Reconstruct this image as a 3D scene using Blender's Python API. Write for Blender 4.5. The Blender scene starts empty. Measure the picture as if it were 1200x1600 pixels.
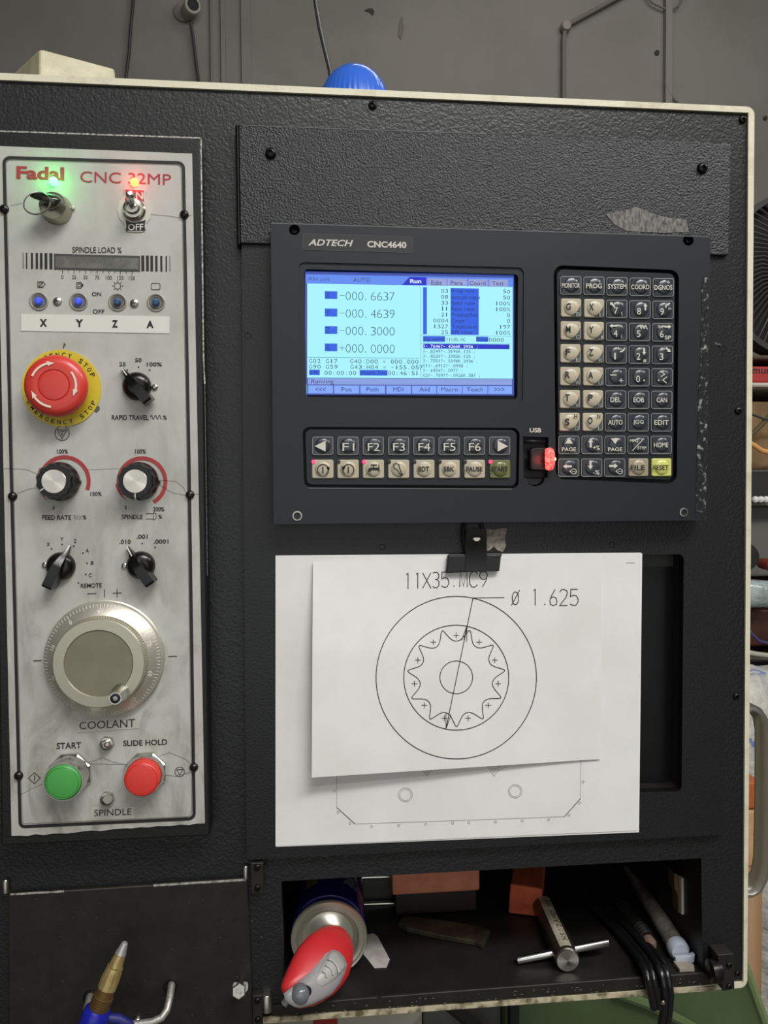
import bpy, bmesh, math, random
from mathutils import Vector, Matrix
from mathutils.geometry import tessellate_polygon
random.seed(7)
SC = bpy.context.scene
COL = SC.collection
PI = math.pi

# ---------------------------------------------------------------- camera
F, CX, CY, D, Z0 = 1230.0, 600.0, 800.0, 0.5814, 1.45
def _rot(y, p, r):
    cy, sy, cp, sp, cr, sr = math.cos(y), math.sin(y), math.cos(p), math.sin(p), math.cos(r), math.sin(r)
    Ry = Matrix(((cy, 0, sy), (0, 1, 0), (-sy, 0, cy)))
    Rx = Matrix(((1, 0, 0), (0, cp, -sp), (0, sp, cp)))
    Rz = Matrix(((cr, -sr, 0), (sr, cr, 0), (0, 0, 1)))
    return Rz @ Rx @ Ry
ROT = _rot(math.radians(-5.69), math.radians(1.86), math.radians(-0.40))
RT = ROT.transposed()
cam_d = bpy.data.cameras.new('camera')
cam = bpy.data.objects.new('camera', cam_d)
COL.objects.link(cam)
cam_d.sensor_fit = 'VERTICAL'
cam_d.sensor_height = 32.0
cam_d.lens = 32.0 * F / 1600.0
cam_d.clip_start = 0.02
def _cv(r): return Vector((r[0], r[2], -r[1]))
_x, _y, _z = _cv(ROT[0]), -_cv(ROT[1]), -_cv(ROT[2])
cam.matrix_world = Matrix(((_x[0], _y[0], _z[0], 0), (_x[1], _y[1], _z[1], -D), (_x[2], _y[2], _z[2], Z0), (0, 0, 0, 1)))
SC.camera = cam

# ---------------------------------------------------------------- world, lights, exposure
SC.view_settings.view_transform = 'Standard'
SC.view_settings.look = 'None'
SC.view_settings.exposure = 0.32
SC.view_settings.gamma = 1.0
SC.view_settings.use_curve_mapping = False
W = bpy.data.worlds.new('shop_air')
SC.world = W
W.use_nodes = True
W.node_tree.nodes['Background'].inputs[0].default_value = (0.93, 0.97, 1.0, 1)
W.node_tree.nodes['Background'].inputs[1].default_value = 0.16
def area(name, loc, target, sx, sy, power, col):
    l = bpy.data.lights.new(name, 'AREA')
    l.shape = 'RECTANGLE'; l.size = sx; l.size_y = sy; l.energy = power; l.color = col
    o = bpy.data.objects.new(name, l)
    COL.objects.link(o)
    o.location = loc
    o.rotation_euler = (Vector(target) - Vector(loc)).to_track_quat('-Z', 'Y').to_euler()
    return o
area('shop_tube_front', (0.75, -1.45, 3.3), (0.3, -0.1, 1.3), 1.5, 0.35, 40, (1.0, 0.985, 0.965))
area('shop_tube_right', (2.4, -0.9, 3.3), (0.4, -0.2, 1.4), 1.2, 0.3, 17, (1.0, 0.985, 0.965))
area('shop_tube_rear', (0.2, -2.5, 3.5), (0.2, -3.0, 0.8), 2.4, 0.4, 26, (1.0, 0.985, 0.965))
area('shop_tube_back', (0.9, 1.2, 3.6), (0.9, 1.8, 1.2), 1.6, 0.3, 6.5, (1.0, 0.98, 0.96))
area('front_fill', (-0.3, -3.36, 1.35), (-0.3, 0, 1.35), 3.6, 2.3, 15, (0.93, 0.98, 1.0))  # added unseen fill behind the camera, brightens the shelf and the metals

# ---------------------------------------------------------------- geometry helpers
# (u, v, d): u to the right, v up (from eye height), d out of the panel towards the room; metres
def at(px, py, d=0.0):
    a = RT @ Vector(((px - CX) / F, (py - CY) / F, 1.0))
    t = (D - d) / a.z
    return Vector((t * a.x, -d, Z0 - t * a.y))
def W3(u, v, d): return Vector((u, -d, v))
def uv(px, py, d):
    p = at(px, py, d)
    return (p.x, p.z)
def UV(pts, d): return [uv(x, y, d) for x, y in pts]
def plen(n, d=0.0): return n * (D - d) / F

class G:
    def __init__(s): s.v = []; s.f = []
    def add(s, vs, fs):
        b = len(s.v); s.v += [Vector(p) for p in vs]; s.f += [tuple(i + b for i in f) for f in fs]
        return s
    def slab(s, pts, d0, d1, bev=0.0, holes=()):
        """polygon (u,v) extruded from depth d0 (back) to d1 (front), optional front bevel"""
        pts = ccw(pts); n = len(pts)
        if holes:
            loops = [pts] + [list(reversed(ccw(h))) for h in holes]
            flat = [p for l in loops for p in l]
            tri = tessellate_polygon([[Vector((p[0], p[1], 0)) for p in l] for l in loops])
            m = len(flat)
            vs = [W3(p[0], p[1], d1) for p in flat] + [W3(p[0], p[1], d0) for p in flat]
            fs = []
            for t in tri:
                fs.append(tuple(t)); fs.append(tuple(i + m for i in reversed(t)))
            k = 0
            for l in loops:
                for i in range(len(l)):
                    a, b = k + i, k + (i + 1) % len(l)
                    fs.append((a, a + m, b + m, b))
                k += len(l)
            return s.add(vs, fs)
        rings = [(pts, d0)]
        if bev > 0:
            rings += [(pts, d1 - bev), (inset(pts, bev * .35), d1 - bev * .35), (inset(pts, bev), d1)]
        else:
            rings += [(pts, d1)]
        vs = [W3(p[0], p[1], d) for r, d in rings for p in r]
        fs = [tuple(range(n - 1, -1, -1)), tuple((len(rings) - 1) * n + i for i in range(n))]
        for k in range(len(rings) - 1):
            for i in range(n):
                j = (i + 1) % n
                fs.append((k * n + i, k * n + j, (k + 1) * n + j, (k + 1) * n + i))
        return s.add(vs, fs)
    def lathe(s, c, prof, n=32, axis=None, up=None, mod=None):
        """c world point; prof [(r, h)] along axis (default out of the panel)"""
        ax = (axis or Vector((0, -1, 0))).normalized()
        a = ax.orthogonal().normalized() if up is None else Vector(up).normalized()
        b = ax.cross(a).normalized(); a = b.cross(ax).normalized()
        vs = []; fs = []; rings = []
        for r, h in prof:
            if r < 1e-7:
                rings.append([len(vs)]); vs.append(c + ax * h)
            else:
                ids = []
                for i in range(n):
                    t = 2 * PI * i / n; rr_ = r * (mod(t, r, h) if mod else 1)
                    ids.append(len(vs)); vs.append(c + ax * h + (a * math.cos(t) + b * math.sin(t)) * rr_)
                rings.append(ids)
        for A, B in zip(rings, rings[1:]):
            if len(A) == 1 and len(B) == 1: continue
            for i in range(n):
                j = (i + 1) % n
                if len(A) == 1: fs.append((A[0], B[j], B[i])) if False else fs.append((A[0], B[i], B[j]))
                elif len(B) == 1: fs.append((A[i], A[j], B[0]))
                else: fs.append((A[i], A[j], B[j], B[i]))
        return s.add(vs, fs)
    def tube(s, pts, r, n=8, flat=1.0, closed=False, side=None):
        pts = [Vector(p) for p in pts]; m = len(pts); vs = []; fs = []
        rs = r if isinstance(r, (list, tuple)) else [r] * m
        up = None
        for i, p in enumerate(pts):
            a = pts[(i - 1) % m] if (closed or i > 0) else p
            c = pts[(i + 1) % m] if (closed or i < m - 1) else p
            t = (c - a).normalized()
            if up is None: up = Vector(side) if side is not None else t.orthogonal()
            up = (up - t * up.dot(t)).normalized()
            w = t.cross(up)
            for k in range(n):
                q = 2 * PI * k / n
                vs.append(p + (up * math.cos(q) * flat + w * math.sin(q)) * rs[i])
        for i in range(m if closed else m - 1):
            for k in range(n):
                a = i * n + k; b = i * n + (k + 1) % n
                c = ((i + 1) % m) * n + (k + 1) % n; d = ((i + 1) % m) * n + k
                fs.append((a, b, c, d))
        if not closed:
            fs.append(tuple(range(n - 1, -1, -1))); fs.append(tuple((m - 1) * n + k for k in range(n)))
        return s.add(vs, fs)
    def box(s, lo, hi):
        x0, y0, z0 = lo; x1, y1, z1 = hi
        return s.add([(x0, y0, z0), (x1, y0, z0), (x1, y1, z0), (x0, y1, z0), (x0, y0, z1), (x1, y0, z1), (x1, y1, z1), (x0, y1, z1)],
                     [(0, 3, 2, 1), (4, 5, 6, 7), (0, 1, 5, 4), (1, 2, 6, 5), (2, 3, 7, 6), (3, 0, 4, 7)])
    def hexa(s, p):
        return s.add(p, [(0, 3, 2, 1), (4, 5, 6, 7), (0, 1, 5, 4), (1, 2, 6, 5), (2, 3, 7, 6), (3, 0, 4, 7)])
    # flat print on a face at depth d (d may be a function of the drawing position)
    def ink(s, pts, w, d, closed=False):
        dd = d if callable(d) else (lambda x, y: d)
        m = len(pts); L = []; R = []
        for i in range(m):
            e = []
            if closed or i > 0: e.append((pts[i][0] - pts[i - 1][0], pts[i][1] - pts[i - 1][1]))
            if closed or i < m - 1: e.append((pts[(i + 1) % m][0] - pts[i][0], pts[(i + 1) % m][1] - pts[i][1]))
            e = [(p / (math.hypot(p, r) or 1), r / (math.hypot(p, r) or 1)) for p, r in e]
            tx, ty = sum(p for p, r in e), sum(r for p, r in e); l = math.hypot(tx, ty)
            if l < .05: tx, ty = e[0]; l = 1
            k = min(2.2, 1 / max(.1, (tx * e[0][0] + ty * e[0][1]) / l))
            nx, ny = -ty / l * w / 2 * k, tx / l * w / 2 * k
            x, y = pts[i]; q = dd(x, y)
            L.append(at(x + nx, y + ny, q)); R.append(at(x - nx, y - ny, q))
        fs = [(i, (i + 1) % m, m + (i + 1) % m, m + i) for i in range(m if closed else m - 1)]
        return s.add(L + R, fs)
    def inkpoly(s, pts, d):
        t = tessellate_polygon([[Vector((x, y, 0)) for x, y in pts]])
        dd = d if callable(d) else (lambda x, y: d)
        return s.add([at(x, y, dd(x, y)) for x, y in pts], [tuple(q) for q in t])
    def inkdisc(s, x, y, r, d, n=12):
        return s.inkpoly([(x + r * math.cos(2 * PI * i / n), y + r * math.sin(2 * PI * i / n)) for i in range(n)], d)
    def inkcirc(s, x, y, r, w, d, a0=0, a1=360, n=48):
        k = max(4, int(n * abs(a1 - a0) / 360)); cl = abs(a1 - a0) >= 360
        return s.ink([(x + r * math.cos(math.radians(a0 + (a1 - a0) * i / k)), y - r * math.sin(math.radians(a0 + (a1 - a0) * i / k))) for i in range(k if cl else k + 1)], w, d, cl)
    def text(s, body, x0, y0, x1, y1, d, dy=0.0, bold=0.0, shear=0.0, dyb=None):
        """ink box x0..x1, y0..y1 measured at its left end; dy = drop of the right end"""
        vs, fs = glyphs(body, bold, shear)
        dyb = dy if dyb is None else dyb
        o = []
        for x, y in vs:
            X = x0 + (x1 - x0) * x
            T = y0 + dy * x; B = y1 + dyb * x
            o.append(at(X, B + (T - B) * y, d))
        return s.add(o, fs)
    def textrot(s, body, cx, cy, w, h, ang, d, bold=0.0):
        vs, fs = glyphs(body, bold, 0)
        c, n = math.cos(math.radians(ang)), math.sin(math.radians(ang))
        o = []
        for x, y in vs:
            a, b = (x - .5) * w, (y - .5) * h
            o.append(at(cx + a * c - b * n, cy - (a * n + b * c), d))
        return s.add(o, fs)

_gc = {}
def glyphs(body, bold=0.0, shear=0.0):
    key = (body, bold, shear)
    if key not in _gc:
        c = bpy.data.curves.new('t', 'FONT'); c.body = body; c.size = 1; c.offset = bold; c.shear = shear
        c.resolution_u = 3
        o = bpy.data.objects.new('t', c); COL.objects.link(o)
        dg = bpy.context.evaluated_depsgraph_get(); e = o.evaluated_get(dg); m = e.to_mesh()
        vs = [(v.co.x, v.co.y) for v in m.vertices]; fs = [tuple(p.vertices) for p in m.polygons]
        e.to_mesh_clear(); bpy.data.objects.remove(o); bpy.data.curves.remove(c)
        xs = [v[0] for v in vs]; ys = [v[1] for v in vs]
        a, b, c_, e_ = min(xs), max(xs), min(ys), max(ys)
        vs = [((x - a) / ((b - a) or 1), (y - c_) / ((e_ - c_) or 1)) for x, y in vs]
        _gc[key] = (vs, fs)
    return _gc[key]
def ccw(p):
    a = sum(p[i][0] * p[(i + 1) % len(p)][1] - p[(i + 1) % len(p)][0] * p[i][1] for i in range(len(p)))
    return list(p) if a > 0 else list(reversed(p))
def inset(p, w):
    n = len(p); o = []
    for i in range(n):
        a, b, c = p[i - 1], p[i], p[(i + 1) % n]
        e1 = (b[0] - a[0], b[1] - a[1]); e2 = (c[0] - b[0], c[1] - b[1])
        l1, l2 = math.hypot(*e1) or 1e-9, math.hypot(*e2) or 1e-9
        n1 = (-e1[1] / l1, e1[0] / l1); n2 = (-e2[1] / l2, e2[0] / l2)
        s_ = 1 + n1[0] * n2[0] + n1[1] * n2[1]; s_ = max(s_, .3)
        o.append((b[0] + (n1[0] + n2[0]) / s_ * w, b[1] + (n1[1] + n2[1]) / s_ * w))
    return o
def rnd(p, r, n=4):
    """round the corners of a polygon"""
    rs = r if isinstance(r, (list, tuple)) else [r] * len(p)
    o = []; m = len(p)
    for i in range(m):
        a, b, c = Vector(p[i - 1]), Vector(p[i]), Vector(p[(i + 1) % m]); q = rs[i]
        if q <= 0: o.append(tuple(b)); continue
        u = (a - b).normalized(); w = (c - b).normalized()
        cosv = max(-.999, min(.999, u.dot(w))); half = math.acos(cosv) / 2
        t = min(q / math.tan(half), (a - b).length * .49, (c - b).length * .49); q = t * math.tan(half)
        cen = b + (u + w).normalized() * (q / math.sin(half))
        A = b + u * t - cen; B = b + w * t - cen
        a0 = math.atan2(A.y, A.x); a1 = math.atan2(B.y, B.x)
        dlt = (a1 - a0 + PI) % (2 * PI) - PI
        for k in range(n + 1):
            t_ = a0 + dlt * k / n
            o.append((cen.x + q * math.cos(t_), cen.y + q * math.sin(t_)))
    return o
def box4(x0, y0, x1, y1, sx=0.0, sy=0.0):
    """drawing rectangle; sy = drop of the right side, sx = right shift of the bottom"""
    return [(x0, y0), (x1, y0 + sy), (x1 + sx, y1 + sy), (x0 + sx, y1)]

ORG = {}
def build(name, g, mat, parent=None, smooth=40, org=None, **tags):
    xs = [p for p in g.v]
    if org is None:
        lo = Vector((min(p.x for p in xs), min(p.y for p in xs), min(p.z for p in xs)))
        hi = Vector((max(p.x for p in xs), max(p.y for p in xs), max(p.z for p in xs)))
        org = (lo + hi) / 2
    me = bpy.data.meshes.new(name)
    me.from_pydata([p - org for p in g.v], [], g.f)
    bm = bmesh.new(); bm.from_mesh(me); bmesh.ops.recalc_face_normals(bm, faces=bm.faces); bm.to_mesh(me); bm.free()
    if smooth:
        me.polygons.foreach_set('use_smooth', [True] * len(me.polygons))
        me.set_sharp_from_angle(angle=math.radians(smooth))
        tot = sum(p.area for p in me.polygons)
        for p in me.polygons:
            if len(p.vertices) > 4 or p.area > .2 * tot: p.use_smooth = False
    me.materials.append(mat)
    o = bpy.data.objects.new(name, me)
    return _link(o, parent, org, tags)
def _link(o, parent, org, tags):
    COL.objects.link(o)
    ORG[o.name] = Vector(org)
    if parent is not None:
        o.parent = parent; o.location = Vector(org) - ORG[parent.name]
    else: o.location = org
    for k, v in tags.items(): o[k] = v
    return o
def thing(name, label, cat, org, group=None):
    o = bpy.data.objects.new(name, None); o.empty_display_size = .02
    t = dict(label=label, category=cat)
    if group: t['group'] = group
    return _link(o, None, Vector(org), t)
def copy_to(src, org, parent=None, rot=None):
    o = src.copy()
    for k in list(o.keys()): del o[k]
    _link(o, parent, org, {})
    if rot is not None: o.rotation_euler = rot
    return o

# ---------------------------------------------------------------- materials
def lin(c):
    return tuple(((x / 255) / 12.92 if x / 255 <= .04045 else ((x / 255 + .055) / 1.055) ** 2.4) for x in c)
_mc = {}
def M(name, c, rough=.5, metal=0.0, bump=0.0, bscale=400, emit=0.0, trans=0.0, c2=None, nscale=30, ramp=(.4, .65), coat=0.0, alpha=1.0, spec=.5, bdist=.0006, detail=3, stretch=None, rvar=0.0):
    if name in _mc: return _mc[name]
    m = bpy.data.materials.new(name); m.use_nodes = True; _mc[name] = m
    nt = m.node_tree; N = nt.nodes; Lk = nt.links; b = N['Principled BSDF']
    b.inputs['Base Color'].default_value = (*lin(c), 1)
    b.inputs['Roughness'].default_value = rough
    b.inputs['Metallic'].default_value = metal
    b.inputs['Specular IOR Level'].default_value = spec
    b.inputs['Coat Weight'].default_value = coat
    b.inputs['Transmission Weight'].default_value = trans
    b.inputs['Alpha'].default_value = alpha
    if emit:
        b.inputs['Emission Color'].default_value = (*lin(c), 1); b.inputs['Emission Strength'].default_value = emit * .85
    co = None
    if bump or c2 is not None:
        tc = N.new('ShaderNodeTexCoord'); co = tc.outputs['Object']
        if stretch:
            mp = N.new('ShaderNodeMapping'); mp.inputs['Scale'].default_value = stretch
            Lk.new(co, mp.inputs['Vector']); co = mp.outputs['Vector']
    if c2 is not None:
        n = N.new('ShaderNodeTexNoise'); n.inputs['Scale'].default_value = nscale; n.inputs['Detail'].default_value = 6; n.inputs['Roughness'].default_value = .6
        Lk.new(co, n.inputs['Vector'])
        r = N.new('ShaderNodeValToRGB'); r.color_ramp.elements[0].position = ramp[0]; r.color_ramp.elements[1].position = ramp[1]
        r.color_ramp.elements[0].color = (*lin(c), 1); r.color_ramp.elements[1].color = (*lin(c2), 1)
        Lk.new(n.outputs['Fac'], r.inputs['Fac']); Lk.new(r.outputs['Color'], b.inputs['Base Color'])
        if rvar:
            mr = N.new('ShaderNodeMapRange'); mr.inputs['To Min'].default_value = rough - rvar; mr.inputs['To Max'].default_value = rough + rvar
            Lk.new(n.outputs['Fac'], mr.inputs['Value']); Lk.new(mr.outputs['Result'], b.inputs['Roughness'])
    if bump:
        n = N.new('ShaderNodeTexNoise'); n.inputs['Scale'].default_value = bscale; n.inputs['Detail'].default_value = detail
        Lk.new(co, n.inputs['Vector'])
        bp = N.new('ShaderNodeBump'); bp.inputs['Strength'].default_value = bump; bp.inputs['Distance'].default_value = bdist
        Lk.new(n.outputs['Fac'], bp.inputs['Height']); Lk.new(bp.outputs['Normal'], b.inputs['Normal'])
    return m
BLACK = M('black_orange_peel_paint', (26, 27, 28), rough=.36, spec=.42, bump=.65, bscale=520, bdist=.0006, detail=2)
DOORB = M('black_fine_peel_paint', (25, 26, 27), rough=.38, spec=.4, bump=.45, bscale=620, bdist=.0005, detail=2)
PLATEB = M('black_splatter_paint', (29, 30, 33), rough=.34, spec=.42, bump=1, bscale=700, bdist=.0009, detail=3)
FLATB = M('black_satin_paint', (28, 26, 23), rough=.5, spec=.35, bump=.25, bscale=900, bdist=.0003, c2=(36, 33, 28), nscale=60)
BOXB = M('black_box_paint', (22, 22, 22), rough=.4, spec=.4, bump=.35, bscale=500, bdist=.0005)
DARK = M('dark_void_paint', (14, 14, 14), rough=.7)
TRAYB = M('dusty_tray_paint', (21, 20, 19), rough=.5, c2=(30, 28, 25), nscale=25, bump=.2, bscale=500)
CREAM = M('cream_cabinet_paint', (214, 208, 184), rough=.45, c2=(188, 180, 152), nscale=60, ramp=(.5, .75), bump=.2, bscale=500)
CREAMD = M('cream_paint_grimy', (188, 178, 150), rough=.5, c2=(96, 84, 60), nscale=90, ramp=(.45, .62))
SILV = M('grimy_silver_panel', (184, 184, 177), rough=.48, c2=(166, 165, 155), nscale=22, ramp=(.45, .75), rvar=.08, bump=.05, bscale=1200)
def _dirt():
    nt = SILV.node_tree; b = nt.nodes['Principled BSDF']; tc = nt.nodes['Texture Coordinate']; N = nt.nodes.new; L = nt.links.new
    n = N('ShaderNodeTexNoise'); n.inputs['Scale'].default_value = 38; n.inputs['Detail'].default_value = 8; n.inputs['Roughness'].default_value = .65; n.inputs['Distortion'].default_value = .8
    mp = N('ShaderNodeMapping'); mp.inputs['Scale'].default_value = (1, 1, .45); L(tc.outputs['Object'], mp.inputs['Vector']); L(mp.outputs['Vector'], n.inputs['Vector'])
    r = N('ShaderNodeValToRGB'); r.color_ramp.elements[0].position = .46; r.color_ramp.elements[1].position = .70; L(n.outputs['Fac'], r.inputs['Fac'])
    # grime gathers on the worn lower half and the right margin of the plate
    sx = N('ShaderNodeSeparateXYZ'); L(tc.outputs['Object'], sx.inputs['Vector'])
    m1 = N('ShaderNodeMapRange'); m1.inputs['From Min'].default_value = .10; m1.inputs['From Max'].default_value = -.23; m1.inputs['To Min'].default_value = .15; m1.inputs['To Max'].default_value = .85; L(sx.outputs['Z'], m1.inputs['Value'])
    m2 = N('ShaderNodeMath'); m2.operation = 'MULTIPLY'; L(r.outputs['Color'], m2.inputs[0]); L(m1.outputs['Result'], m2.inputs[1])
    mx = N('ShaderNodeMixRGB'); mx.inputs[2].default_value = (*lin((122, 119, 102)), 1)
    L(b.inputs['Base Color'].links[0].from_socket, mx.inputs[1]); L(m2.outputs[0], mx.inputs[0]); L(mx.outputs[0], b.inputs['Base Color'])
_dirt()
WORN = M('bare_worn_edge', (150, 150, 148), rough=.35, metal=.8, c2=(30, 31, 34), nscale=260, ramp=(.42, .5))
SCREWB = M('black_oxide_steel', (38, 37, 36), rough=.3, metal=.7)
CHROME = M('chrome', (205, 205, 200), rough=.24, metal=1.0)
STEEL = M('brushed_steel', (176, 174, 166), rough=.34, metal=1.0, bump=.1, bscale=900)
ALU = M('machined_aluminium', (208, 205, 192), rough=.42, metal=.75, bump=.25, bscale=700, bdist=.0002, stretch=(1, 1, 1))
INKB = M('black_print', (26, 26, 26), rough=.6)
INKG = M('grey_print', (142, 142, 140), rough=.7)
INKW = M('white_print', (205, 203, 190), rough=.6)
INKR = M('red_print', (158, 52, 54), rough=.6)
PAPER = M('printer_paper', (228, 227, 225), rough=.75, c2=(222, 220, 215), nscale=20)
PLAS = M('black_satin_plastic', (28, 31, 36), rough=.42, spec=.4, bump=.12, bscale=1400, bdist=.0002)
PLASD = M('black_groove_plastic', (16, 18, 22), rough=.5)
GLOSSB = M('glossy_black_knob_plastic', (16, 16, 16), rough=.24, spec=.4)

class Each:
    """collects printed pieces and builds each one as an object of its own"""
    def __init__(s, name, mat, parent): s.a = (name, mat, parent); s.l = []
    def new(s): s.l.append(G()); return s.l[-1]
    def done(s):
        for g in s.l: build(s.a[0], g, s.a[1], s.a[2], smooth=0)

# more helpers on real surfaces
def ringarc(g, c, r, w, a0, a1, h=0.0, n=24, taper=False):
    """flat arc band around a world point, in the panel plane, h in front of it"""
    vs = []; fs = []
    for i in range(n + 1):
        t = math.radians(a0 + (a1 - a0) * i / n); ww = w * ((i / n) if taper else 1) / 2
        for q in (r - ww, r + ww): vs.append(c + Vector((q * math.cos(t), -h, q * math.sin(t))))
    for i in range(n): fs.append((2 * i, 2 * i + 2, 2 * i + 3, 2 * i + 1))
    return g.add(vs, fs)
def textworld(g, body, c, r, ang, w, h, hf, bold=0.0, inward=False):
    vs, fs = glyphs(body, bold, 0); t = math.radians(ang)
    rad = Vector((math.cos(t), 0, math.sin(t))); tan = Vector((math.sin(t), 0, -math.cos(t)))
    if inward: rad2, tan = -rad, -tan
    else: rad2 = rad
    o = []
    for x, y in vs:
        p = rad * r + tan * (x - .5) * w + rad2 * (y - .5) * h
        o.append(c + p + Vector((0, -hf(p.length), 0)))
    g.add(o, fs)
def bar(g, c, dirv, secs):
    """sections (s, halfwidth, h0, h1) along dirv in the panel plane"""
    dv = Vector(dirv).normalized(); sv = Vector((dv.z, 0, -dv.x)); ov = Vector((0, -1, 0)); vs = []
    for s_, w, h0, h1 in secs:
        b = c + dv * s_
        vs += [b - sv * w + ov * h0, b + sv * w + ov * h0, b + sv * w * .8 + ov * h1, b - sv * w * .8 + ov * h1]
    fs = [(3, 2, 1, 0)]
    for k in range(len(secs) - 1):
        for i in range(4):
            j = (i + 1) % 4; fs.append((k * 4 + i, k * 4 + j, k * 4 + 4 + j, k * 4 + 4 + i))
    m = (len(secs) - 1) * 4; fs.append((m, m + 1, m + 2, m + 3))
    return g.add(vs, fs)
def pillow(g, pts, dfun, hf, hb, n=5, cen=None):
    """rounded body from an outline: dfun gives the mid depth, hf/hb bulge to front/back"""
    m = len(pts); cx = cen[0] if cen else sum(p[0] for p in pts) / m; cy = cen[1] if cen else sum(p[1] for p in pts) / m
    def ring(sgn, k):
        a = k / n * PI / 2; sc = math.cos(a); h = math.sin(a)
        sc = sc if k < n else 0
        return [at(cx + (x - cx) * sc, cy + (y - cy) * sc, dfun(cx + (x - cx) * sc, cy + (y - cy) * sc) + (hf if sgn > 0 else -hb) * h) for x, y in pts]
    vs = ring(1, 0); fs = []
    for sgn in (1, -1):
        prev = list(range(m))
        for k in range(1, n):
            ids = list(range(len(vs), len(vs) + m)); vs += ring(sgn, k)
            for i in range(m): fs.append((prev[i], prev[(i + 1) % m], ids[(i + 1) % m], ids[i]))
            prev = ids
        c = len(vs); vs.append(at(cx, cy, dfun(cx, cy) + (hf if sgn > 0 else -hb)))
        for i in range(m): fs.append((prev[i], prev[(i + 1) % m], c))
    return g.add(vs, fs)

# ================================================================ room
def struct(name, g, mat, parent=None, **k):
    if parent is None: k['kind'] = 'structure'
    return build(name, g, mat, parent, org=Vector((0, 0, 0)) if parent is None else None, **k)
WALLM = M('grey_painted_wall', (132, 128, 122), rough=.9, c2=(122, 119, 112), nscale=2.5, bump=.1, bscale=60)
FLOORM = M('shop_concrete', (110, 106, 98), rough=.85, c2=(84, 80, 72), nscale=4)
YW = 2.3
struct('wall_back', G().box((-3.6, YW, 0), (4.2, YW + .1, 3.8)), WALLM)
struct('wall_right', G().box((4.1, -3.4, 0), (4.2, YW, 3.8)), WALLM)
struct('wall_left', G().box((-3.6, -3.4, 0), (-3.5, YW, 3.8)), WALLM)
struct('wall_front', G().box((-3.6, -3.5, 0), (4.2, -3.4, 3.8)), M('white_painted_wall', (206, 204, 198), rough=.8))
struct('floor', G().box((-3.6, -3.5, -.1), (4.2, YW + .1, 0)), FLOORM)
struct('ceiling', G().box((-3.6, -3.5, 3.7), (4.2, YW + .1, 3.8)), WALLM)
# pipes, spots and cables on the far wall
def wallp(px, py, off=.02): return at(px, py, -(YW - off))
t = thing('wall_conduit', 'grey conduit pipe on the back wall that bends up right, left of the corner trim', 'pipe', wallp(880, 150, .02))
def bend(pts, r, n=10): return G().tube(pts, r, n)
PIPEM = M('grey_conduit_paint', (118, 113, 105), rough=.95, spec=.1)
build('pipe_run', bend([wallp(876, 1800), wallp(880, 420), wallp(881, 60), wallp(883, 46), wallp(888, 38), wallp(955, 2), wallp(1070, -60), wallp(1075, -900)], .008), PIPEM, t)
build('pipe_elbow', G().lathe(wallp(884, 42), [(0, -.014), (.018, -.014), (.02, 0), (.016, .014), (0, .016)], 16), M('pale_elbow', (140, 134, 122), rough=.6), t)
g = G().box((wallp(1040, 0).x, YW - .025, 0), (wallp(1050, 0).x, YW, 3.7))
struct('trim_1', g, M('wall_trim_paint', (134, 130, 123), rough=.8))
for k, (x0, x1) in enumerate(((328, 331), (345, 352), (377, 392))):
    struct('trim_%d' % (k + 2), G().box((wallp(x0, 80).x, YW - .012, 0), (wallp(x1, 80).x, YW, 3.7)), WALLM)
STAIN = M('dark_wall_stain', (62, 58, 52), rough=.9)
g = G().add([wallp(x, y, .003) for x, y in ((569, 16), (576, 13), (582, 13), (585, 18), (583, 24), (577, 19))], [(0, 1, 2, 3, 4, 5)])
build('wall_stain', g, STAIN, None, label='small dark blotch on the back wall above the blue beacon', category='stain')
g = G().add([wallp(x, y, .003) for x, y in ((625, 30), (629, 24), (631, 45), (627, 62), (622, 55))], [(0, 1, 2, 3, 4)])
build('wall_stain', g, M('faint_wall_smear', (112, 108, 101), rough=.9), None, label='faint vertical grey smear on the back wall right of the dark blotch', category='stain')
for x, y, r, lab in ((1026, 83, 4, 'small dark plug on the back wall beside the corner trim'), (1044, 40, 3.5, 'small dark bolt head high on the corner trim of the back wall'), (1195, 185, 3.5, 'small black bolt on the back wall right of the cabinet corner')):
    g = G().lathe(wallp(x, y, 0), [(0, 0), (r * .0023, 0), (r * .0023, .006), (0, .009)], 12)
    build('wall_bolt', g, STAIN, None, label=lab, category='bolt', group='bolts on the back wall')
g = G().tube([wallp(1040, 132), wallp(1043, 142), wallp(1050, 152), wallp(1062, 164), wallp(1080, 176), wallp(1090, 240), wallp(1092, 1000)], .0055, 8)
build('wall_cable', g, PIPEM, None, label='dark curved cable on the back wall dropping behind the cabinet top right', category='cable')
g = G().tube([wallp(1002, -20), wallp(1018, 4), wallp(1030, 10), wallp(1046, 16), wallp(1060, 10), wallp(1075, -20)], .0035, 8)
build('wall_cable', g, PIPEM, None, label='dark drooping cable at the top edge of the photo, right', category='cable')
CABM = M('dark_cable', (58, 56, 54), rough=.6)
g = G().tube([wallp(214, -900), wallp(210, -40), wallp(208, 5), wallp(204, 45), wallp(202, 80), wallp(197, 118), wallp(194, 260), wallp(196, 1000), wallp(190, 1900)], .0055, 8)
build('hanging_cable', g, CABM, None, label='thin dark cable hanging down the back wall beside the beige cover', category='cable')
t = thing('wall_fitting', 'small round pale fitting with a black opening on the back wall', 'fitting', wallp(296, 22, 0))
build('base_plate', G().lathe(wallp(287, 20, 0), [(0, 0), (.034, 0), (.034, .008), (.026, .014), (0, .015)], 24), WALLM, t)
c = wallp(294, 20, .01); ax = Vector((.42, -1, -.1)).normalized()
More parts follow.
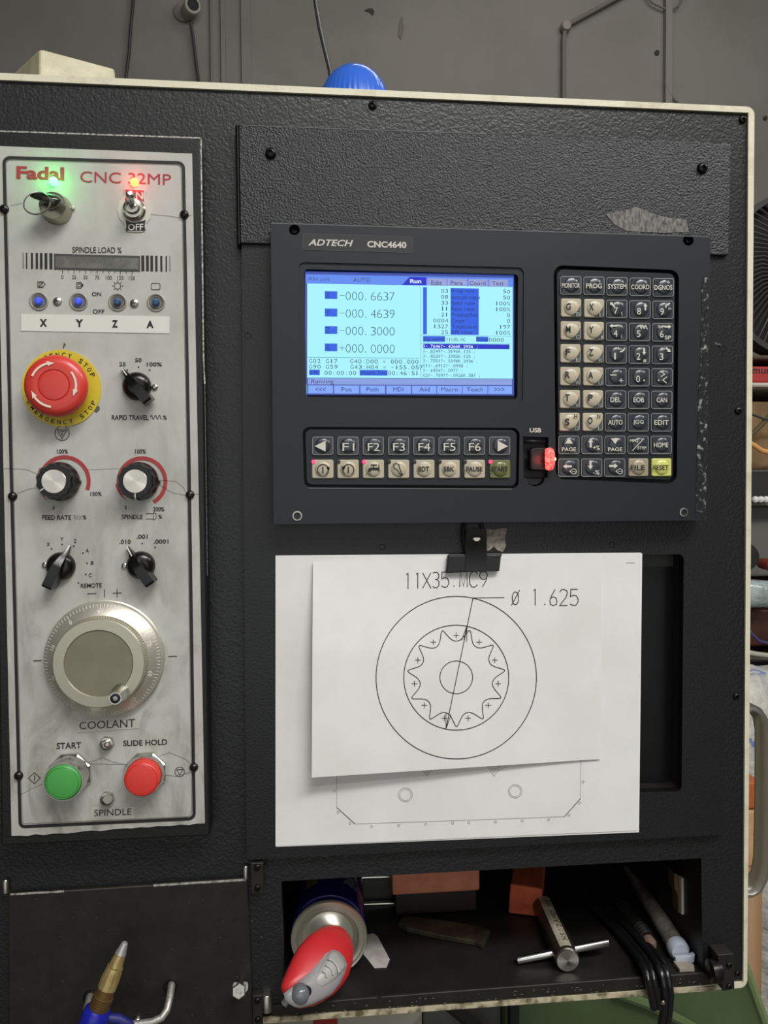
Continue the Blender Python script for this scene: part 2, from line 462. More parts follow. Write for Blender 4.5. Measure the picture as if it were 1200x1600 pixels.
build('barrel', G().lathe(c, [(0, 0), (.026, 0), (.028, .02), (.03, .06), (.027, .064), (.02, .065), (.02, .055)], 24, axis=ax), M('pale_fitting', (150, 144, 132), rough=.5), t)
build('opening', G().lathe(c + ax * .056, [(0, 0), (.0195, 0), (.0195, .004), (0, .004)], 20, axis=ax), DARK, t)
build('cable', G().tube([wallp(298, 34, .03), wallp(302, 60), wallp(306, 95), wallp(311, 130), wallp(314, 260), wallp(318, 1000), wallp(320, 1900)], .0055, 8), CABM, t)

# ================================================================ cabinet
cab = thing('control_cabinet', 'cream-edged control cabinet with black textured front and an open shelf at the bottom', 'cabinet', Vector((0.1, .12, at(600, 1580).z)))
outer = UV([(-140, 107.5), (1179, 167), (1167.5, 1543), (-140, 1641)], .002)
inner = UV([(-128, 119), (1169.5, 176), (1161.5, 1535), (-128, 1631)], .002)
DEP = -.25
build('outer_shell', G().slab(rnd(outer, [0, .006, .006, 0]), DEP, .002, holes=[inner]), CREAM, cab)
build('back_cover', G().slab(inset(ccw(outer), .002), DEP - .002, DEP), CREAM, cab)
build('bottom_trim', G().slab(UV([(-130, 1636), (455, 1594), (800, 1569), (1118, 1546), (1118, 1539.5), (800, 1562), (455, 1586), (-130, 1628)], .002), 0.001, .0034), CREAMD, cab)
OPEN = UV([(439.5, 1377), (1095.5, 1341), (1098, 1519), (443, 1568)], 0)
WIN = rnd(UV([(500, 868), (1068.5, 866), (1065, 1236.5), (500, 1250)], .006), .004)
build('front_panel', G().slab(inner, -.002, 0, holes=[OPEN, WIN]), BLACK, cab)
g = G(); n = 4
vs = [W3(p[0], p[1], d) for d in (0, -.2) for p in ccw(OPEN)]
g.add(vs, [(i, (i + 1) % 4, 4 + (i + 1) % 4, 4 + i) for i in range(4)] + [(4, 5, 6, 7)])
build('shelf_recess', g, TRAYB, cab)
door = rnd(UV([(376, 197), (1139, 224), (1133, 1304), (385, 1344)], .006), .003)
build('door_panel', G().slab(door, 0.0, .006, holes=[WIN]), DOORB, cab)
g = G().slab(WIN, -.014, -.012)
build('window_pane', g, M('dark_window_plastic', (13, 14, 15), rough=.22), cab)
g = G().slab(UV([(500, 862), (1066, 862), (1066, 885), (500, 887)], -.011), -.0118, -.0112)
build('pane_strip', g, M('grey_pane_strip', (44, 44, 42), rough=.5), cab)
g = G()
for k in range(4):
    a, b = WIN[0], WIN[0]
w2 = ccw(WIN); m_ = len(w2)
g.add([W3(p[0], p[1], d) for d in (.0055, -.012) for p in w2], [(i, (i + 1) % m_, m_ + (i + 1) % m_, m_ + i) for i in range(m_)])
build('window_reveal', g, FLATB, cab)
plate = rnd(UV([(373, 194.5), (1143, 222), (1139, 399), (375.5, 380)], .009), [0.0008, .003, .002, .0005])
build('mounting_plate', G().slab(plate, .0055, .009, bev=.0006), PLATEB, cab)
g = G().slab(rnd(UV([(367, 193), (375, 193.5), (377.5, 384), (370, 384)], .0085), .0012), .0001, .0086, bev=.002)
build('plate_flange', g, BOXB, cab)
SCR = M('scraped_bare_patch', (118, 116, 110), rough=.45, c2=(62, 62, 62), nscale=420, ramp=(.42, .62), bump=.7, bscale=300, stretch=(1, 1, .5))
pts = [(946, 334), (976, 329), (993, 323), (1024, 335), (1046, 341), (1072, 342), (1076, 362), (1040, 364), (980, 361), (962, 352)]
g = G().inkpoly(pts, .0093); build('scraped_patch', g, SCR, cab, label='bare scraped patch above the controller')
# top edge highlight of the mounting plate, painted as a lighter line
g = G().ink([(376, 195.5), (500, 200), (760, 209)], 1.3, .00915); build('edge_glint', g, M('dull_edge_glint', (84, 84, 84), rough=.4, c2=(50, 50, 52), nscale=300), cab)

def screw(name, px, py, d, r, parent, depth=.0, mat=SCREWB, src=[None]):
    c = at(px, py, d)
    if src[0] is None:
        g = G().lathe(c, [(0, -.0008), (.0034, -.0008), (.0037, 0), (.0035, .0012), (.0027, .0021), (.0016, .0024)], 20)
        g.lathe(c, [(.0016, .0024), (.0015, .0008), (0, .0008)], 6)
        o = build(name, g, mat, parent, org=c)
        src[0] = o
    else: o = copy_to(src[0], c, parent)
    o.scale = (r / 7.6,) * 3
    return o
for x, y, d, r in ((423, 240, .009, 8.3), (1097, 263, .009, 8.6), (582, 165, 0, 6.5), (1160, 187, 0, 6.3), (1153, 642, 0, 6), (1150, 1088, 0, 5.5)):
    screw('screw', x, y, d, r, cab)
HOLE = M('drilled_hole', (6, 6, 6), rough=.9)
for x, y, d in ((387, 525, .006), (1131, 545, .006), (597, 855, .006), (956, 851, .006)):
    g = G().lathe(at(x, y, d), [(0, -.003), (.0019, -.003), (.002, .0002), (.0024, .0002)], 16)
    build('drilled_hole', g, HOLE, cab)
build('bare_spot', G().inkpoly([(1116, 535), (1125, 536), (1128, 541), (1124, 543)], .0062), WORN, cab)

# lower-left flap
FL = UV([(12.5, 1398), (386.5, 1374), (397, 1620), (14, 1648)], .004)
build('flap_door', G().slab(rnd(FL, .0008), .0002, .004, bev=.0006), FLATB, cab)
g = G().ink([(16, 1397.5), (60, 1395), (100, 1392.6)], 3.2, .0042)  # highlight on the flap's top edge, painted as light ribbons
build('flap_edge_highlight', g, M('flap_edge_highlight', (170, 168, 162), rough=.4, c2=(62, 60, 58), nscale=160, ramp=(.42, .7)), cab)
g = G().ink([(240, 1383.6), (300, 1379.8), (385, 1374.5)], 3.6, .0042)
build('flap_edge_highlight', g, M('flap_edge_highlight', (170, 168, 162), rough=.4, c2=(62, 60, 58), nscale=160, ramp=(.42, .7)), cab)
build('flap_edge', G().ink([(100, 1392.6), (240, 1383.6)], 2.2, .0042), M('dull_flap_edge', (70, 68, 64), rough=.4), cab)
for x, y, h in ((384, 1364, 22), (9, 1386, 20)):
    g = G().lathe(at(x, y, .003) + Vector((0, 0, -.004)), [(0, 0), (.0022, 0), (.0022, .0085), (.0014, .0095), (0, .0095)], 12, axis=Vector((0, 0, 1)))
    build('hinge_pin', g, STEEL, cab)
def block(pts, d0, d1, scr, name='hinge_block'):
    b = build(name, G().slab(rnd(UV(pts, d1), .0006), d0, d1, bev=.0005), FLATB, cab)
    for x, y, r in scr: screw('screw', x, y, d1, r, b)
    return b
block([(391, 1349), (411.5, 1348), (412, 1396), (392.5, 1397)], .0061, .009, [(402, 1355, 5), (402.5, 1387, 5)])
b = block([(394, 1556), (410, 1555), (411, 1612), (395, 1613)], .0002, .007, [(402.5, 1563, 5), (403, 1593, 5)])
g = G().lathe(at(417, 1566, .002) + Vector((0, 0, -.006)), [(0, 0), (.0042, 0), (.0042, .011), (.003, .0125), (0, .0125)], 16, axis=Vector((0, 0, 1)))
build('hinge_knuckle', g, STEEL, b)
b = block([(1121, 1492), (1147, 1490), (1148, 1545), (1130, 1549)], .0002, .014, [(1139, 1508, 5), (1139, 1541, 5)], 'corner_bracket')
screw('screw', 1152, 1521, 0, 5, cab)
g = G().lathe(at(1119, 1517, .012) + Vector((.002, 0, 0)), [(0, 0), (.0085, 0), (.009, .003), (.0085, .007), (.006, .008), (0, .008)], 20, axis=Vector((-1, 0, 0)))
build('bracket_roller', g, SCREWB, b)
# tray lip under the shelf
LIP = UV([(443, 1570), (700, 1549.5), (1098, 1520), (1122, 1518), (1122, 1538), (800, 1561), (425, 1588), (425, 1572)], .003)
build('tray_lip', G().slab(LIP, .0002, .003, bev=.0006), FLATB, cab)
g = G().inkdisc(593, 1563, 6, .0032); build('lip_plug', g, DARK, cab)
rr_ = random.Random(3); g = G()
for k in range(70):
    x = rr_.uniform(450, 1110); y = 1578 - (x - 450) * .0735 + rr_.choice((-3, 2, 7)) + rr_.uniform(-1, 1)
    l = rr_.uniform(.6, 4); g.inkpoly([(x, y), (x + l, y - .07 * l), (x + l, y + .9), (x, y + 1)], .0033)
build('chipped_paint', g, M('chip', (120, 116, 104), rough=.5), cab, kind='stuff')
g = G()
for k in range(60):
    x = rr_.uniform(20, 435); y = rr_.uniform(1385, 1595); r = rr_.uniform(.3, .8); g.inkdisc(x, y, r, .0043, 6)
build('dust_specks', g, M('dust', (104, 100, 90), rough=.8), cab, kind='stuff')
# side grip
gx = at(1171, 1105, -.03); sidex = at(1174, 1240, .0).x
def gp(px, py): 
    return at(px, py, -.02)
pts = [gp(1150, 1105), gp(1168, 1104), gp(1180, 1110), gp(1189, 1124), gp(1192.5, 1145), gp(1192, 1250), gp(1190, 1345), gp(1186, 1368), gp(1177, 1384), gp(1166, 1390), gp(1150, 1390)]
build('grip_handle', G().tube(pts, .0105, 14, flat=.38, side=(0, 0, 1)), M('satin_grip_metal', (176, 174, 166), rough=.3, metal=.9), cab)
# connector inside the shelf on the right wall
g = G().slab(UV([(1065, 1372), (1087, 1376), (1084, 1428), (1065, 1429)], -.03), -.034, -.030, holes=[UV([(1069, 1376), (1081, 1379), (1080, 1424), (1069, 1425)], -.03)])
lt = build('shelf_latch', g, M('pale_latch_steel', (190, 186, 174), rough=.5, metal=.2), cab)
build('latch_plate', G().slab(UV([(1071, 1378), (1080, 1380), (1079, 1423), (1071, 1424)], -.03), -.036, -.032), M('tan_latch', (150, 132, 112), rough=.5), lt)
build('latch_cover', G().slab(UV([(1053, 1364), (1066, 1370), (1065, 1428), (1060, 1426), (1059, 1398), (1054, 1388)], -.035), -.045, -.035), M('brass_latch', (112, 90, 60), rough=.45, metal=.5), lt)
for x, y in ((1085, 1350), (1084, 1368), (1085, 1427), (1083, 1445)):
    build('latch_screw', G().lathe(at(x, y, -.032), [(0, 0), (.0022, 0), (.0022, .004), (0, .005)], 12), STEEL, lt)

# bolt on the flap
c = at(376, 1541, .004); tip = at(373, 1549.5, .022); ax = (tip - c).normalized(); L = (tip - c).length
t = thing('hex_bolt', 'bright steel hex-headed bolt sticking out of the lower flap', 'bolt', c)
build('shank', G().lathe(c, [(0, -.002), (.0036, -.002), (.0036, L - .003), (0, L - .003)], 16, axis=ax), STEEL, t)
build('washer', G().lathe(c, [(0, 0), (.0056, 0), (.0056, .0012), (0, .0012)], 20, axis=ax), STEEL, t)
g = G().lathe(c, [(0, L - .004), (.0053, L - .004), (.0053, L - .0005), (.0046, L), (.0023, L)], 6, axis=ax, up=(0, 0, 1)); g.lathe(c, [(.0023, L), (.0022, L - .002), (0, L - .002)], 16, axis=ax)
build('bolt_head', g, STEEL, t, smooth=20)
# wire holder and blow gun
t = thing('wire_holder', 'bent silver wire holder hooked into the lower flap around the blue nozzle tool', 'holder', at(205, 1590, .02))
pts = [at(141, 1556, .002), at(140, 1560, .012), at(135, 1580, .022), at(126, 1612, .03), at(122, 1650, .034)]
build('wire', G().tube(pts, .0026, 10), M('galvanised_wire', (176, 174, 168), rough=.45, metal=.7, bump=.4, bscale=500), t)
pts = [at(268, 1537, .002), at(268, 1541, .010), at(265, 1560, .018), at(261, 1578, .024), at(253, 1590, .027), at(238, 1597, .028), at(200, 1602, .028), at(150, 1604, .028)]
build('wire', G().tube(pts, .0026, 10), _mc['galvanised_wire'], t)
for x, y in ((266, 1542), (141, 1558)):
    g = G().lathe(at(x, y, .004), [(.0036, 0), (.0052, 0), (.0052, .0008), (.0036, .0008)], 20); build('grommet', g, SCREWB, t)
build('rivet', G().lathe(at(215, 1593, .004), [(0, 0), (.003, 0), (.0028, .002), (.0015, .0035), (0, .0038)], 14), CHROME, t)
A, B = at(122, 1655, .048), at(194.5, 1475, .042); ax = (B - A).normalized(); L = (B - A).length
def along(px_y): return (at(122 + (1655 - px_y) * (72.5 / 180), px_y, .044) - A).length
t = thing('blow_gun', 'blue air nozzle tool with stepped brass tip in the wire holder, lower left', 'air gun', A)
bl = M('blue_plastic', (24, 30, 150), rough=.3, c2=(22, 27, 136), nscale=40)
build('handle', G().lathe(A, [(0, 0), (.0092, 0), (.0092, along(1588)), (.0088, along(1576)), (.0078, along(1573)), (0, along(1573))], 24, axis=ax), bl, t)
BR = M('brass', (206, 184, 126), rough=.38, metal=.7, c2=(160, 134, 82), nscale=120, ramp=(.45, .75))
BRD = M('dark_brass', (126, 98, 58), rough=.42, metal=.7)
prof = [(0, along(1573))]
y0, y1 = 1574, 1553
for k in range(6):
    a = y0 + (y1 - y0) * k / 6; prof += [(.0068, along(a)), (.0068, along(a - 2)), (.006, along(a - 2.6)), (.006, along(a - 3.3))]
prof += [(.0062, along(1553)), (.0062, along(1543)), (0, along(1543))]
build('threaded_collar', G().lathe(A, prof, 24, axis=ax), BRD, t)
build('brass_body', G().lathe(A, [(0, along(1543)), (.0063, along(1542.6)), (.0063, along(1528)), (.0054, along(1511)), (0, along(1511))], 12, axis=ax), BR, t, smooth=25)
build('brass_nozzle', G().lathe(A, [(0, along(1511)), (.0048, along(1510)), (.0037, along(1493)), (0, along(1493))], 20, axis=ax), BR, t)
build('nozzle_tip', G().lathe(A, [(0, along(1494)), (.0039, along(1492)), (.0022, along(1476)), (.0015, along(1475)), (0, along(1477))], 20, axis=ax), M('zinc_tip', (196, 192, 190), rough=.35, metal=.7), t)
build('trigger_guard', G().tube([at(160, 1590, .035), at(185, 1592, .033), at(200, 1600, .032), at(214, 1625, .032)], .0035, 10), M('blue_trigger', (26, 30, 104), rough=.5), t)

# ================================================================ operator panel
DS = .0216; SW = lambda n: n * (D - DS) / F
op = thing('operator_panel', 'tall silver-grey operator panel with knobs, handwheel and buttons in a raised black housing', 'control panel', at(165, 1300, .02))
HB = rnd(UV([(-14, 203), (313, 214.5), (328, 1306), (2, 1322)], .02), .0012)
build('raised_housing', G().slab(HB, .0002, .02, bev=.0012), BOXB, op)
g = G().ink([(-14, 204.4), (312, 215.6), (314, 217.5), (318, 560), (320, 600)], 2.3, .0202)  # highlight along the housing edge, painted as a bright speckled ribbon
build('edge_glint', g, M('speckled_edge_glint', (214, 212, 206), rough=.35, metal=.3, c2=(96, 96, 94), nscale=500, ramp=(.35, .6)), op)
g = G().ink([(320, 600), (324, 900)], 1.5, .0202)  # dimmer run of the painted edge highlight
build('edge_glint', g, M('edge_glint_dim', (92, 92, 92), rough=.4, c2=(40, 40, 40), nscale=500, ramp=(.4, .6)), op)
bot = [(320 - 302 * k / 24, 1287 + 20 * k / 24 + random.uniform(-1.3, 1.3)) for k in range(25)]
FP = UV([(-6, 228), (300, 240)] + [(310, 760)] + bot + [(7, 800)], .0213)
fp = build('face_plate', G().slab(FP, .0199, .0213), SILV, op)
# border line
g = G(); bl_ = rnd([(6, 246), (286.5, 254.5), (295, 700), (303.5, 1279), (31.5, 1292), (16.5, 700)], [9, 9, 0, 9, 7, 0])
g.ink(bl_, 5, DS, True)
build('border_line', g, INKB, fp)
g = G().ink(rnd([(9.5, 249.5), (283, 257.5), (291.8, 700), (300, 1275.5), (35, 1287.5), (19.8, 700)], [7, 7, 0, 7, 5, 0]), .8, DS, True)
g.ink([(16, 321), (22, 320), (34, 317)], .5, DS).ink([(236, 335), (262, 337), (279, 340), (300, 336)], .6, DS)
g.ink([(5, 732), (40, 733), (60, 741), (64, 752)], .6, DS).ink([(27, 771), (45, 764), (58, 762)], .6, DS).ink([(135, 734), (160, 733), (186, 732)], .5, DS)
g.ink([(250, 750), (275, 752), (287, 762), (290, 768)], .6, DS).ink([(250, 758), (270, 770), (292, 774), (312, 771)], .6, DS)
g.ink([(135, 1193), (160, 1184), (175, 1190), (197, 1195)], .6, DS).ink([(135, 1193), (160, 1194), (196, 1194)], .6, DS).ink([(250, 1181), (265, 1176), (290, 1186), (300, 1196)], .6, DS)
g.ink([(30, 1243), (50, 1232), (72, 1222)], .5, DS).ink([(258, 1211), (275, 1213), (296, 1207)], .7, DS)
build('hairline_cracks', g, M('crack', (120, 116, 100), rough=.8), fp)
BSM = M('border_screw_steel', (60, 58, 55), rough=.28, metal=.8)
c = at(7, 327, .0213); g = G().lathe(c, [(0, 0), (.0031, 0), (.0031, .0008), (.0024, .002), (.0012, .0025)], 20); g.lathe(c, [(.0012, .0025), (.001, .0012), (0, .0012)], 6)
s0 = build('screw', g, BSM, op, org=c)
for x, y in ((288, 335.5), (20, 775.5), (297, 773), (29.4, 1211.7), (303, 1198.5)): copy_to(s0, at(x, y, .0213), op)

# brand print and legends
g = G().text('Fadal', 25.6, 259.3, 100, 279.5, DS, dy=2.2, dyb=3.2, bold=.035); g.text('CNC 32MP', 125.4, 267.3, 267.3, 284.6, DS, dy=4.8, dyb=4.3)
build('title_print', g, INKR, fp)
LG = Each('legend_print', INKB, fp)
def lb(s_, x0, y0, x1, y1, dy=0.0, bold=.02): LG.new().text(s_, x0, y0, x1, y1, DS, dy=dy, bold=bold)
lb('SPINDLE LOAD %', 113, 385.5, 190, 395, .8, .012)
for i, w in ((36, .9), (41.5, 2), (49.8, 3.2), (57.4, 3.6), (64.3, 4), (71.7, 4.3), (79.5, 4.7)):
    LG.new().ink([(i, 394 + i * .02), (i + .2, 419 + i * .02)], w, DS)
for i, w in ((223, 4.7), (230.3, 4.3), (237, 4), (244.3, 3.6), (252, 3.2), (259.7, 2.2), (265.2, .9)):
    LG.new().ink([(i, 399.2 + (i - 223) * .02), (i + .2, 423.4 + (i - 223) * .02)], w, DS)
for k, s_ in enumerate(('0', '25', '50', '75', '100', '125', '150')):
    x = 97.6 + k * 18.1; LG.new().ink([(x, 422 + k * .35), (x, 427.5 + k * .35)], .9, DS)
    if k < 6: LG.new().ink([(x + 9, 422 + k * .35), (x + 9, 425.5 + k * .35)], .7, DS)
    w = 1.6 * len(s_); lb(s_, x - w, 429.6 + k * .3, x + w, 435.6 + k * .3, .1, 0)
lb('ON', 143.6, 456, 158, 462.6, .2, .015); lb('OFF', 144.7, 483.3, 163, 490, .3, .015)
lb('25', 186.2, 565.8, 196.5, 572.2); lb('50', 211, 559.2, 221.3, 565.8); lb('100%', 229.3, 566, 253, 572.3)
for x, y in ((199, 578), (216.4, 573.6), (233.8, 578), (80.5, 857.5), (97, 850.6), (115.2, 853.3), (129.5, 864), (136, 880), (134, 897.3), (122.7, 910.8), (202, 855.5), (222.2, 849), (242.5, 855)): LG.new().inkdisc(x, y, 1.3, DS, 8)
lb('RAPID TRAVEL', 174.6, 648.6, 232.4, 656, .3, .02); lb('%', 254.7, 648.8, 260.7, 655.6)
LG.new().ink([(235 + k * .9, 651.8 - 3.2 * math.sin(k * .9)) for k in range(21)], 1, DS)
lb('100%', 89, 702, 106, 708.7); lb('150%', 141.3, 768.3, 158.7, 774.6, .2); lb('0', 82.2, 790.8, 85.6, 797)
lb('FEED RATE', 66, 804.8, 111, 812, .2, .02); lb('%', 129.3, 805, 135, 811.6)
LG.new().ink([(115.5 + k * .85, 808.3 + (3.6 if k % 2 else -3.6)) for k in range(15)], .55, DS)
lb('100%', 211, 702, 228, 708.6); lb('0', 194.8, 789.7, 197.9, 796); lb('200%', 239.3, 792, 256.6, 799)
lb('SPINDLE', 190, 804, 223, 811, .1, .02); lb('%', 247.5, 804, 253.3, 810.6)
LG.new().ink([(228, 802.5), (240, 802.5), (240, 800.5), (244, 803), (244, 810), (240, 812.5), (240, 810.8), (228, 810.8)], .8, DS).ink([(240, 802), (240, 811)], .8, DS)
lb('X', 73, 847.6, 78, 853); lb('Y', 94.4, 839.4, 99, 845); lb('Z', 115.3, 842, 119.6, 848.4); lb('A', 134, 857.2, 139, 863.2)
lb('B', 141.8, 876.7, 146.3, 882.3); lb('C', 138.5, 895.7, 143.5, 902); lb('REMOTE', 126.3, 911.8, 159, 918.6, -.8, .015)
lb('.010', 186.8, 843.4, 204.3, 850, -.3); lb('.001', 213.4, 835.2, 230.8, 841.8, -.2); lb('.0001', 240.2, 842.9, 263.2, 849.4, -.2)
LG.new().ink([(136.3, 927.8), (150.4, 927.3)], 1.1, DS).ink([(163.3, 921), (163.3, 933.6)], 1.1, DS).ink([(176, 927), (190, 926.4)], 1.1, DS).ink([(182.9, 920), (183, 933.5)], 1.1, DS)
LG.new().ink([(51.5, 1032.5), (65, 1032.2)], 1.3, DS).ink([(263, 1025.8), (276.6, 1025.2)], 1.3, DS)
lb('START', 88.4, 1160.8, 126.8, 1170.8, -1.4, .018); lb('SLIDE HOLD', 192.5, 1157, 261.2, 1166, -2.2, .018)
LG.new().inkcirc(97, 676.8, 11.2, 1, DS).ink([(89.5, 671.5), (104.5, 671.5), (97, 685.3)], 1, DS, True).ink([(92.5, 673.8), (101.5, 673.8)], .8, DS).ink([(97, 673.8), (97, 681)], 1, DS)
LG.new().ink([(44.3, 1216), (53.6, 1207.3), (63, 1215.6), (54, 1224.6)], .9, DS, True).ink([(53.7, 1211), (53.8, 1220.3)], 1.1, DS)
LG.new().inkcirc(280.8, 1206, 7.4, .9, DS).ink([(276, 1202.8), (285.6, 1202.3), (281, 1211)], .9, DS, True)
# icons over the toggles
LG.new().ink([(59, 440), (67, 440), (70.5, 444), (67, 449), (59, 449)], 1, DS, True).ink([(61, 442), (66, 442), (66, 447.4), (61, 447.4)], .7, DS, True).ink([(60.5, 448), (67, 441)], .8, DS)
LG.new().ink([(119.5, 441.5), (126.5, 441.5), (130, 445.5), (126.5, 450), (119.5, 450)], 1, DS, True).inkcirc(123.7, 445.7, 2.4, .8, DS, n=16).inkpoly([(127, 441.5), (130.5, 445.6), (127, 450)], DS)
LG.new().inkcirc(183.7, 446.6, 5, .9, DS, n=24)
for k in range(8):
    a = k * PI / 4; LG.new().ink([(183.7 + 6 * math.cos(a), 446.6 + 6 * math.sin(a)), (183.7 + 8.6 * math.cos(a), 446.6 + 8.6 * math.sin(a))], .8, DS)
LG.new().ink(rnd([(236.3, 442.5), (250, 442.5), (250, 452.5), (236.3, 452.5)], 2.2), .9, DS, True)
LG.done()
# adhesive labels
for pts, lab, body, bx in (([(33, 490.5), (264.6, 494.5), (264.6, 521), (33, 517)], 'white strip lettered X Y Z A', None, None),
                      ([(119, 1127), (217, 1117), (218, 1138), (120, 1145)], 'clear strip lettered COOLANT', 'COOLANT', (124, 1128.3, 211, 1139.7, -5.2, -3.6)),
                      ([(141.5, 1261), (210, 1260), (210, 1279), (141.5, 1282)], 'clear strip lettered SPINDLE', 'SPINDLE', (147.2, 1265.4, 205.4, 1275.5, -2.3, -2.3))):
    mt = M('white_label_tape', (212, 212, 202), rough=.5) if body is None else M('clear_label_tape', (180, 179, 168), rough=.35)
    lbp = build('label_strip', G().slab(UV(pts, DS + .0001), .0213, DS + .0001), mt, op, label=lab)
    g2 = G()
    if body: g2.text(body, *bx[:4], DS + .0003, dy=bx[4], dyb=bx[5])
    else:
        for s_, a, b, c_, d_ in (('X', 62, 498.5, 73.5, 510.5), ('Y', 118, 499, 130, 511), ('Z', 175, 500, 184, 511.8), ('A', 229, 501, 240, 512.5)): g2.text(s_, a, b, c_, d_, DS + .0003, bold=.05)
    build('label_lettering', g2, INKB, lbp)

# load meter
mtw = build('load_meter', G().slab(UV([(84.5, 396.5), (218.7, 400), (218.7, 424), (84.5, 420.7)], DS), .0213, DS + .0002), M('meter_bezel', (66, 66, 62), rough=.4), op)
g = G().slab(UV([(87, 400.5), (216.5, 404), (216.5, 421.5), (87, 418.5)], DS), .0215, DS + .0005)
build('meter_window', g, M('smoky_meter_window', (92, 92, 88), rough=.2, c2=(118, 118, 112), nscale=60, ramp=(.45, .7)), mtw)

# blue toggle caps
BLL = M('blue_lens_bright', (60, 86, 230), rough=.25, emit=.25); BLD = M('blue_lens_dim', (40, 78, 120), rough=.25)
for k, (x, y) in enumerate(((61, 471), (123, 471.6), (184, 472.5), (244, 473))):
    c = at(x, y, .0213)
    tg = build('axis_indicator', G().lathe(c, [(.0062, 0), (.0062, .0006), (.0056, .0009), (.005, .0006), (.0046, -.0), (0, 0)], 28), M('grey_bushing', (148, 145, 132), rough=.4), op)
    build('bore', G().lathe(c, [(0, .0001), (.0044, .0001), (.0044, .0005), (.0039, .0005), (.0036, .0002)], 24), M('grey_bore', (112, 110, 104), rough=.5), tg)
    build('blue_lens', G().lathe(c, [(.0025, .0001), (.0025, .002), (.0019, .0034), (0, .004)], 16), BLL if k < 2 else BLD, tg, label='bright blue lens' if k < 2 else 'dim blue lens')
for x, y in ((90, 471.3), (210, 474.3)):
    c = at(x, y, .0213); sc = build('cross_screw', G().lathe(c, [(.003, 0), (.0028, .0008), (.0015, .0015), (0, .0017)], 18), STEEL, op)
    g = G(); bar(g, c, (1, 0, .3), [(-.0016, .0003, .0012, .00185), (.0016, .0003, .0012, .00185)]); bar(g, c, (-.3, 0, 1), [(-.0016, .0003, .0012, .00185), (.0016, .0003, .0012, .00185)])
    build('cross_slot', g, DARK, sc)

# lamps
def led(x, y, core, lens, glow, pw, lab):
    c = at(x, y, .0213)
    o = build('indicator_lamp', G().lathe(c, [(.0030, 0), (.0030, .001), (.0025, .0025), (.0014, .0038), (0, .0042)], 20), M(lab.replace(' ', '_'), core, emit=glow), op, label=lab)
    l = bpy.data.lights.new('lamp_light', 'POINT'); l.energy = pw; l.color = lens; l.shadow_soft_size = .002
    lo = bpy.data.objects.new('lamp_light', l); COL.objects.link(lo); lo.parent = o; lo.location = Vector((0, -.0055, 0))
led(84, 284, (90, 255, 130), (.05, 1, .12), 5, .010, 'lit green lamp')
led(210.5, 285.5, (255, 110, 60), (1, .05, .04), 5, .004, 'lit red lamp')

# key switch with key and ring
c = at(89, 328, .0213)
ks = build('key_switch', G().lathe(c, [(.0103, 0), (.0103, .001), (.0098, .0016), (.0094, .008), (.0088, .0095), (.0082, .0095), (.008, .0088), (0, .0088)], 36), M('nickel', (168, 166, 150), rough=.24, metal=.9), op)
kf = lambda s_, t_: at(30 + s_ / 4.8, 250 + t_ / 4.8, DS + .020)
kp = [(30 + a / 4.8, 250 + b / 4.8) for a, b in ((78, 262), (95, 247), (140, 243), (200, 247), (262, 262), (300, 280), (318, 300), (305, 322), (285, 350), (262, 362), (236, 340), (170, 312), (110, 292), (82, 276))]
build('key_bow', pillow(G(), kp, lambda x, y: DS + .016, .004, .004, 4, cen=(30 + 215 / 4.8, 250 + 290 / 4.8)), M('dark_key_metal', (82, 86, 74), rough=.25, metal=.9), ks)
g = G(); bar(g, at(86, 325, DS), (.2, 0, -1), [(-.002, .004, .0085, .018), (.004, .003, .0085, .013)]); build('key_blade', g, _mc['dark_key_metal'], ks)
rc = at(57.5, 317.5, DS + .022); rx = .0082
pts = [rc + Vector((rx * math.cos(a), .003 * math.sin(a * 1.0), rx * math.sin(a))) for a in [2 * PI * k / 40 for k in range(40)]]
build('split_ring', G().tube(pts, .00055, 6, closed=True), CHROME, ks)
build('locating_pin', G().lathe(at(114, 326, .0213), [(.0013, 0), (.0013, .002), (0, .0024)], 10), STEEL, ks)

# power toggle with ON / OFF plate
ct = at(210, 329, .0213)
bk = [(194, 294.5), (199, 293), (222, 294.5), (227, 297), (226.5, 307), (234, 316), (238, 328), (235, 341), (228, 350), (227.5, 358), (223, 362.5), (200, 362), (195.5, 357), (194.5, 350), (186.5, 341), (183.5, 328), (187, 316), (195, 306)]
ts = build('power_toggle_plate', G().slab(rnd(UV(bk, DS), .0012, 3), .0213, DS + .0005), M('clear_switch_plate', (198, 196, 184), rough=.2, coat=.4), op)
build('on_patch', G().inkpoly([(195, 296), (225, 297.5), (222.5, 306), (225.5, 315), (217, 312), (203, 311.5), (194.5, 313.5), (197, 305)], DS + .0007), M('on_red', (168, 56, 56), rough=.4), ts)
build('off_patch', G().inkpoly([(196, 343), (203, 347), (212, 348), (220, 346), (227.5, 343.5), (226, 352), (227, 360.5), (196.5, 360.5), (197.5, 352)], DS + .0007), M('off_black', (20, 20, 20), rough=.4), ts)
g = G().text('ON', 199, 299, 223, 311, DS + .0009, dy=.6, bold=.01); g.text('OFF', 200, 350, 224, 360, DS + .0009, dy=-.5, bold=.01)
build('switch_lettering', g, M('switch_white', (220, 216, 208), rough=.5), ts)
g = G().lathe(ct, [(.0078, .0004), (.0078, .0016), (.0066, .0028)], 28); g.lathe(ct, [(.0068, .0026), (.0064, .0055), (.0048, .0058), (.0044, .0096), (.003, .0098), (.0028, .008), (0, .008)], 28)
tb = build('toggle_bushing', g, M('toggle_nickel', (186, 182, 172), rough=.22, metal=1), op)
p0 = ct + Vector((0, -.008, 0)); p1 = at(203.5, 304, DS + .020)
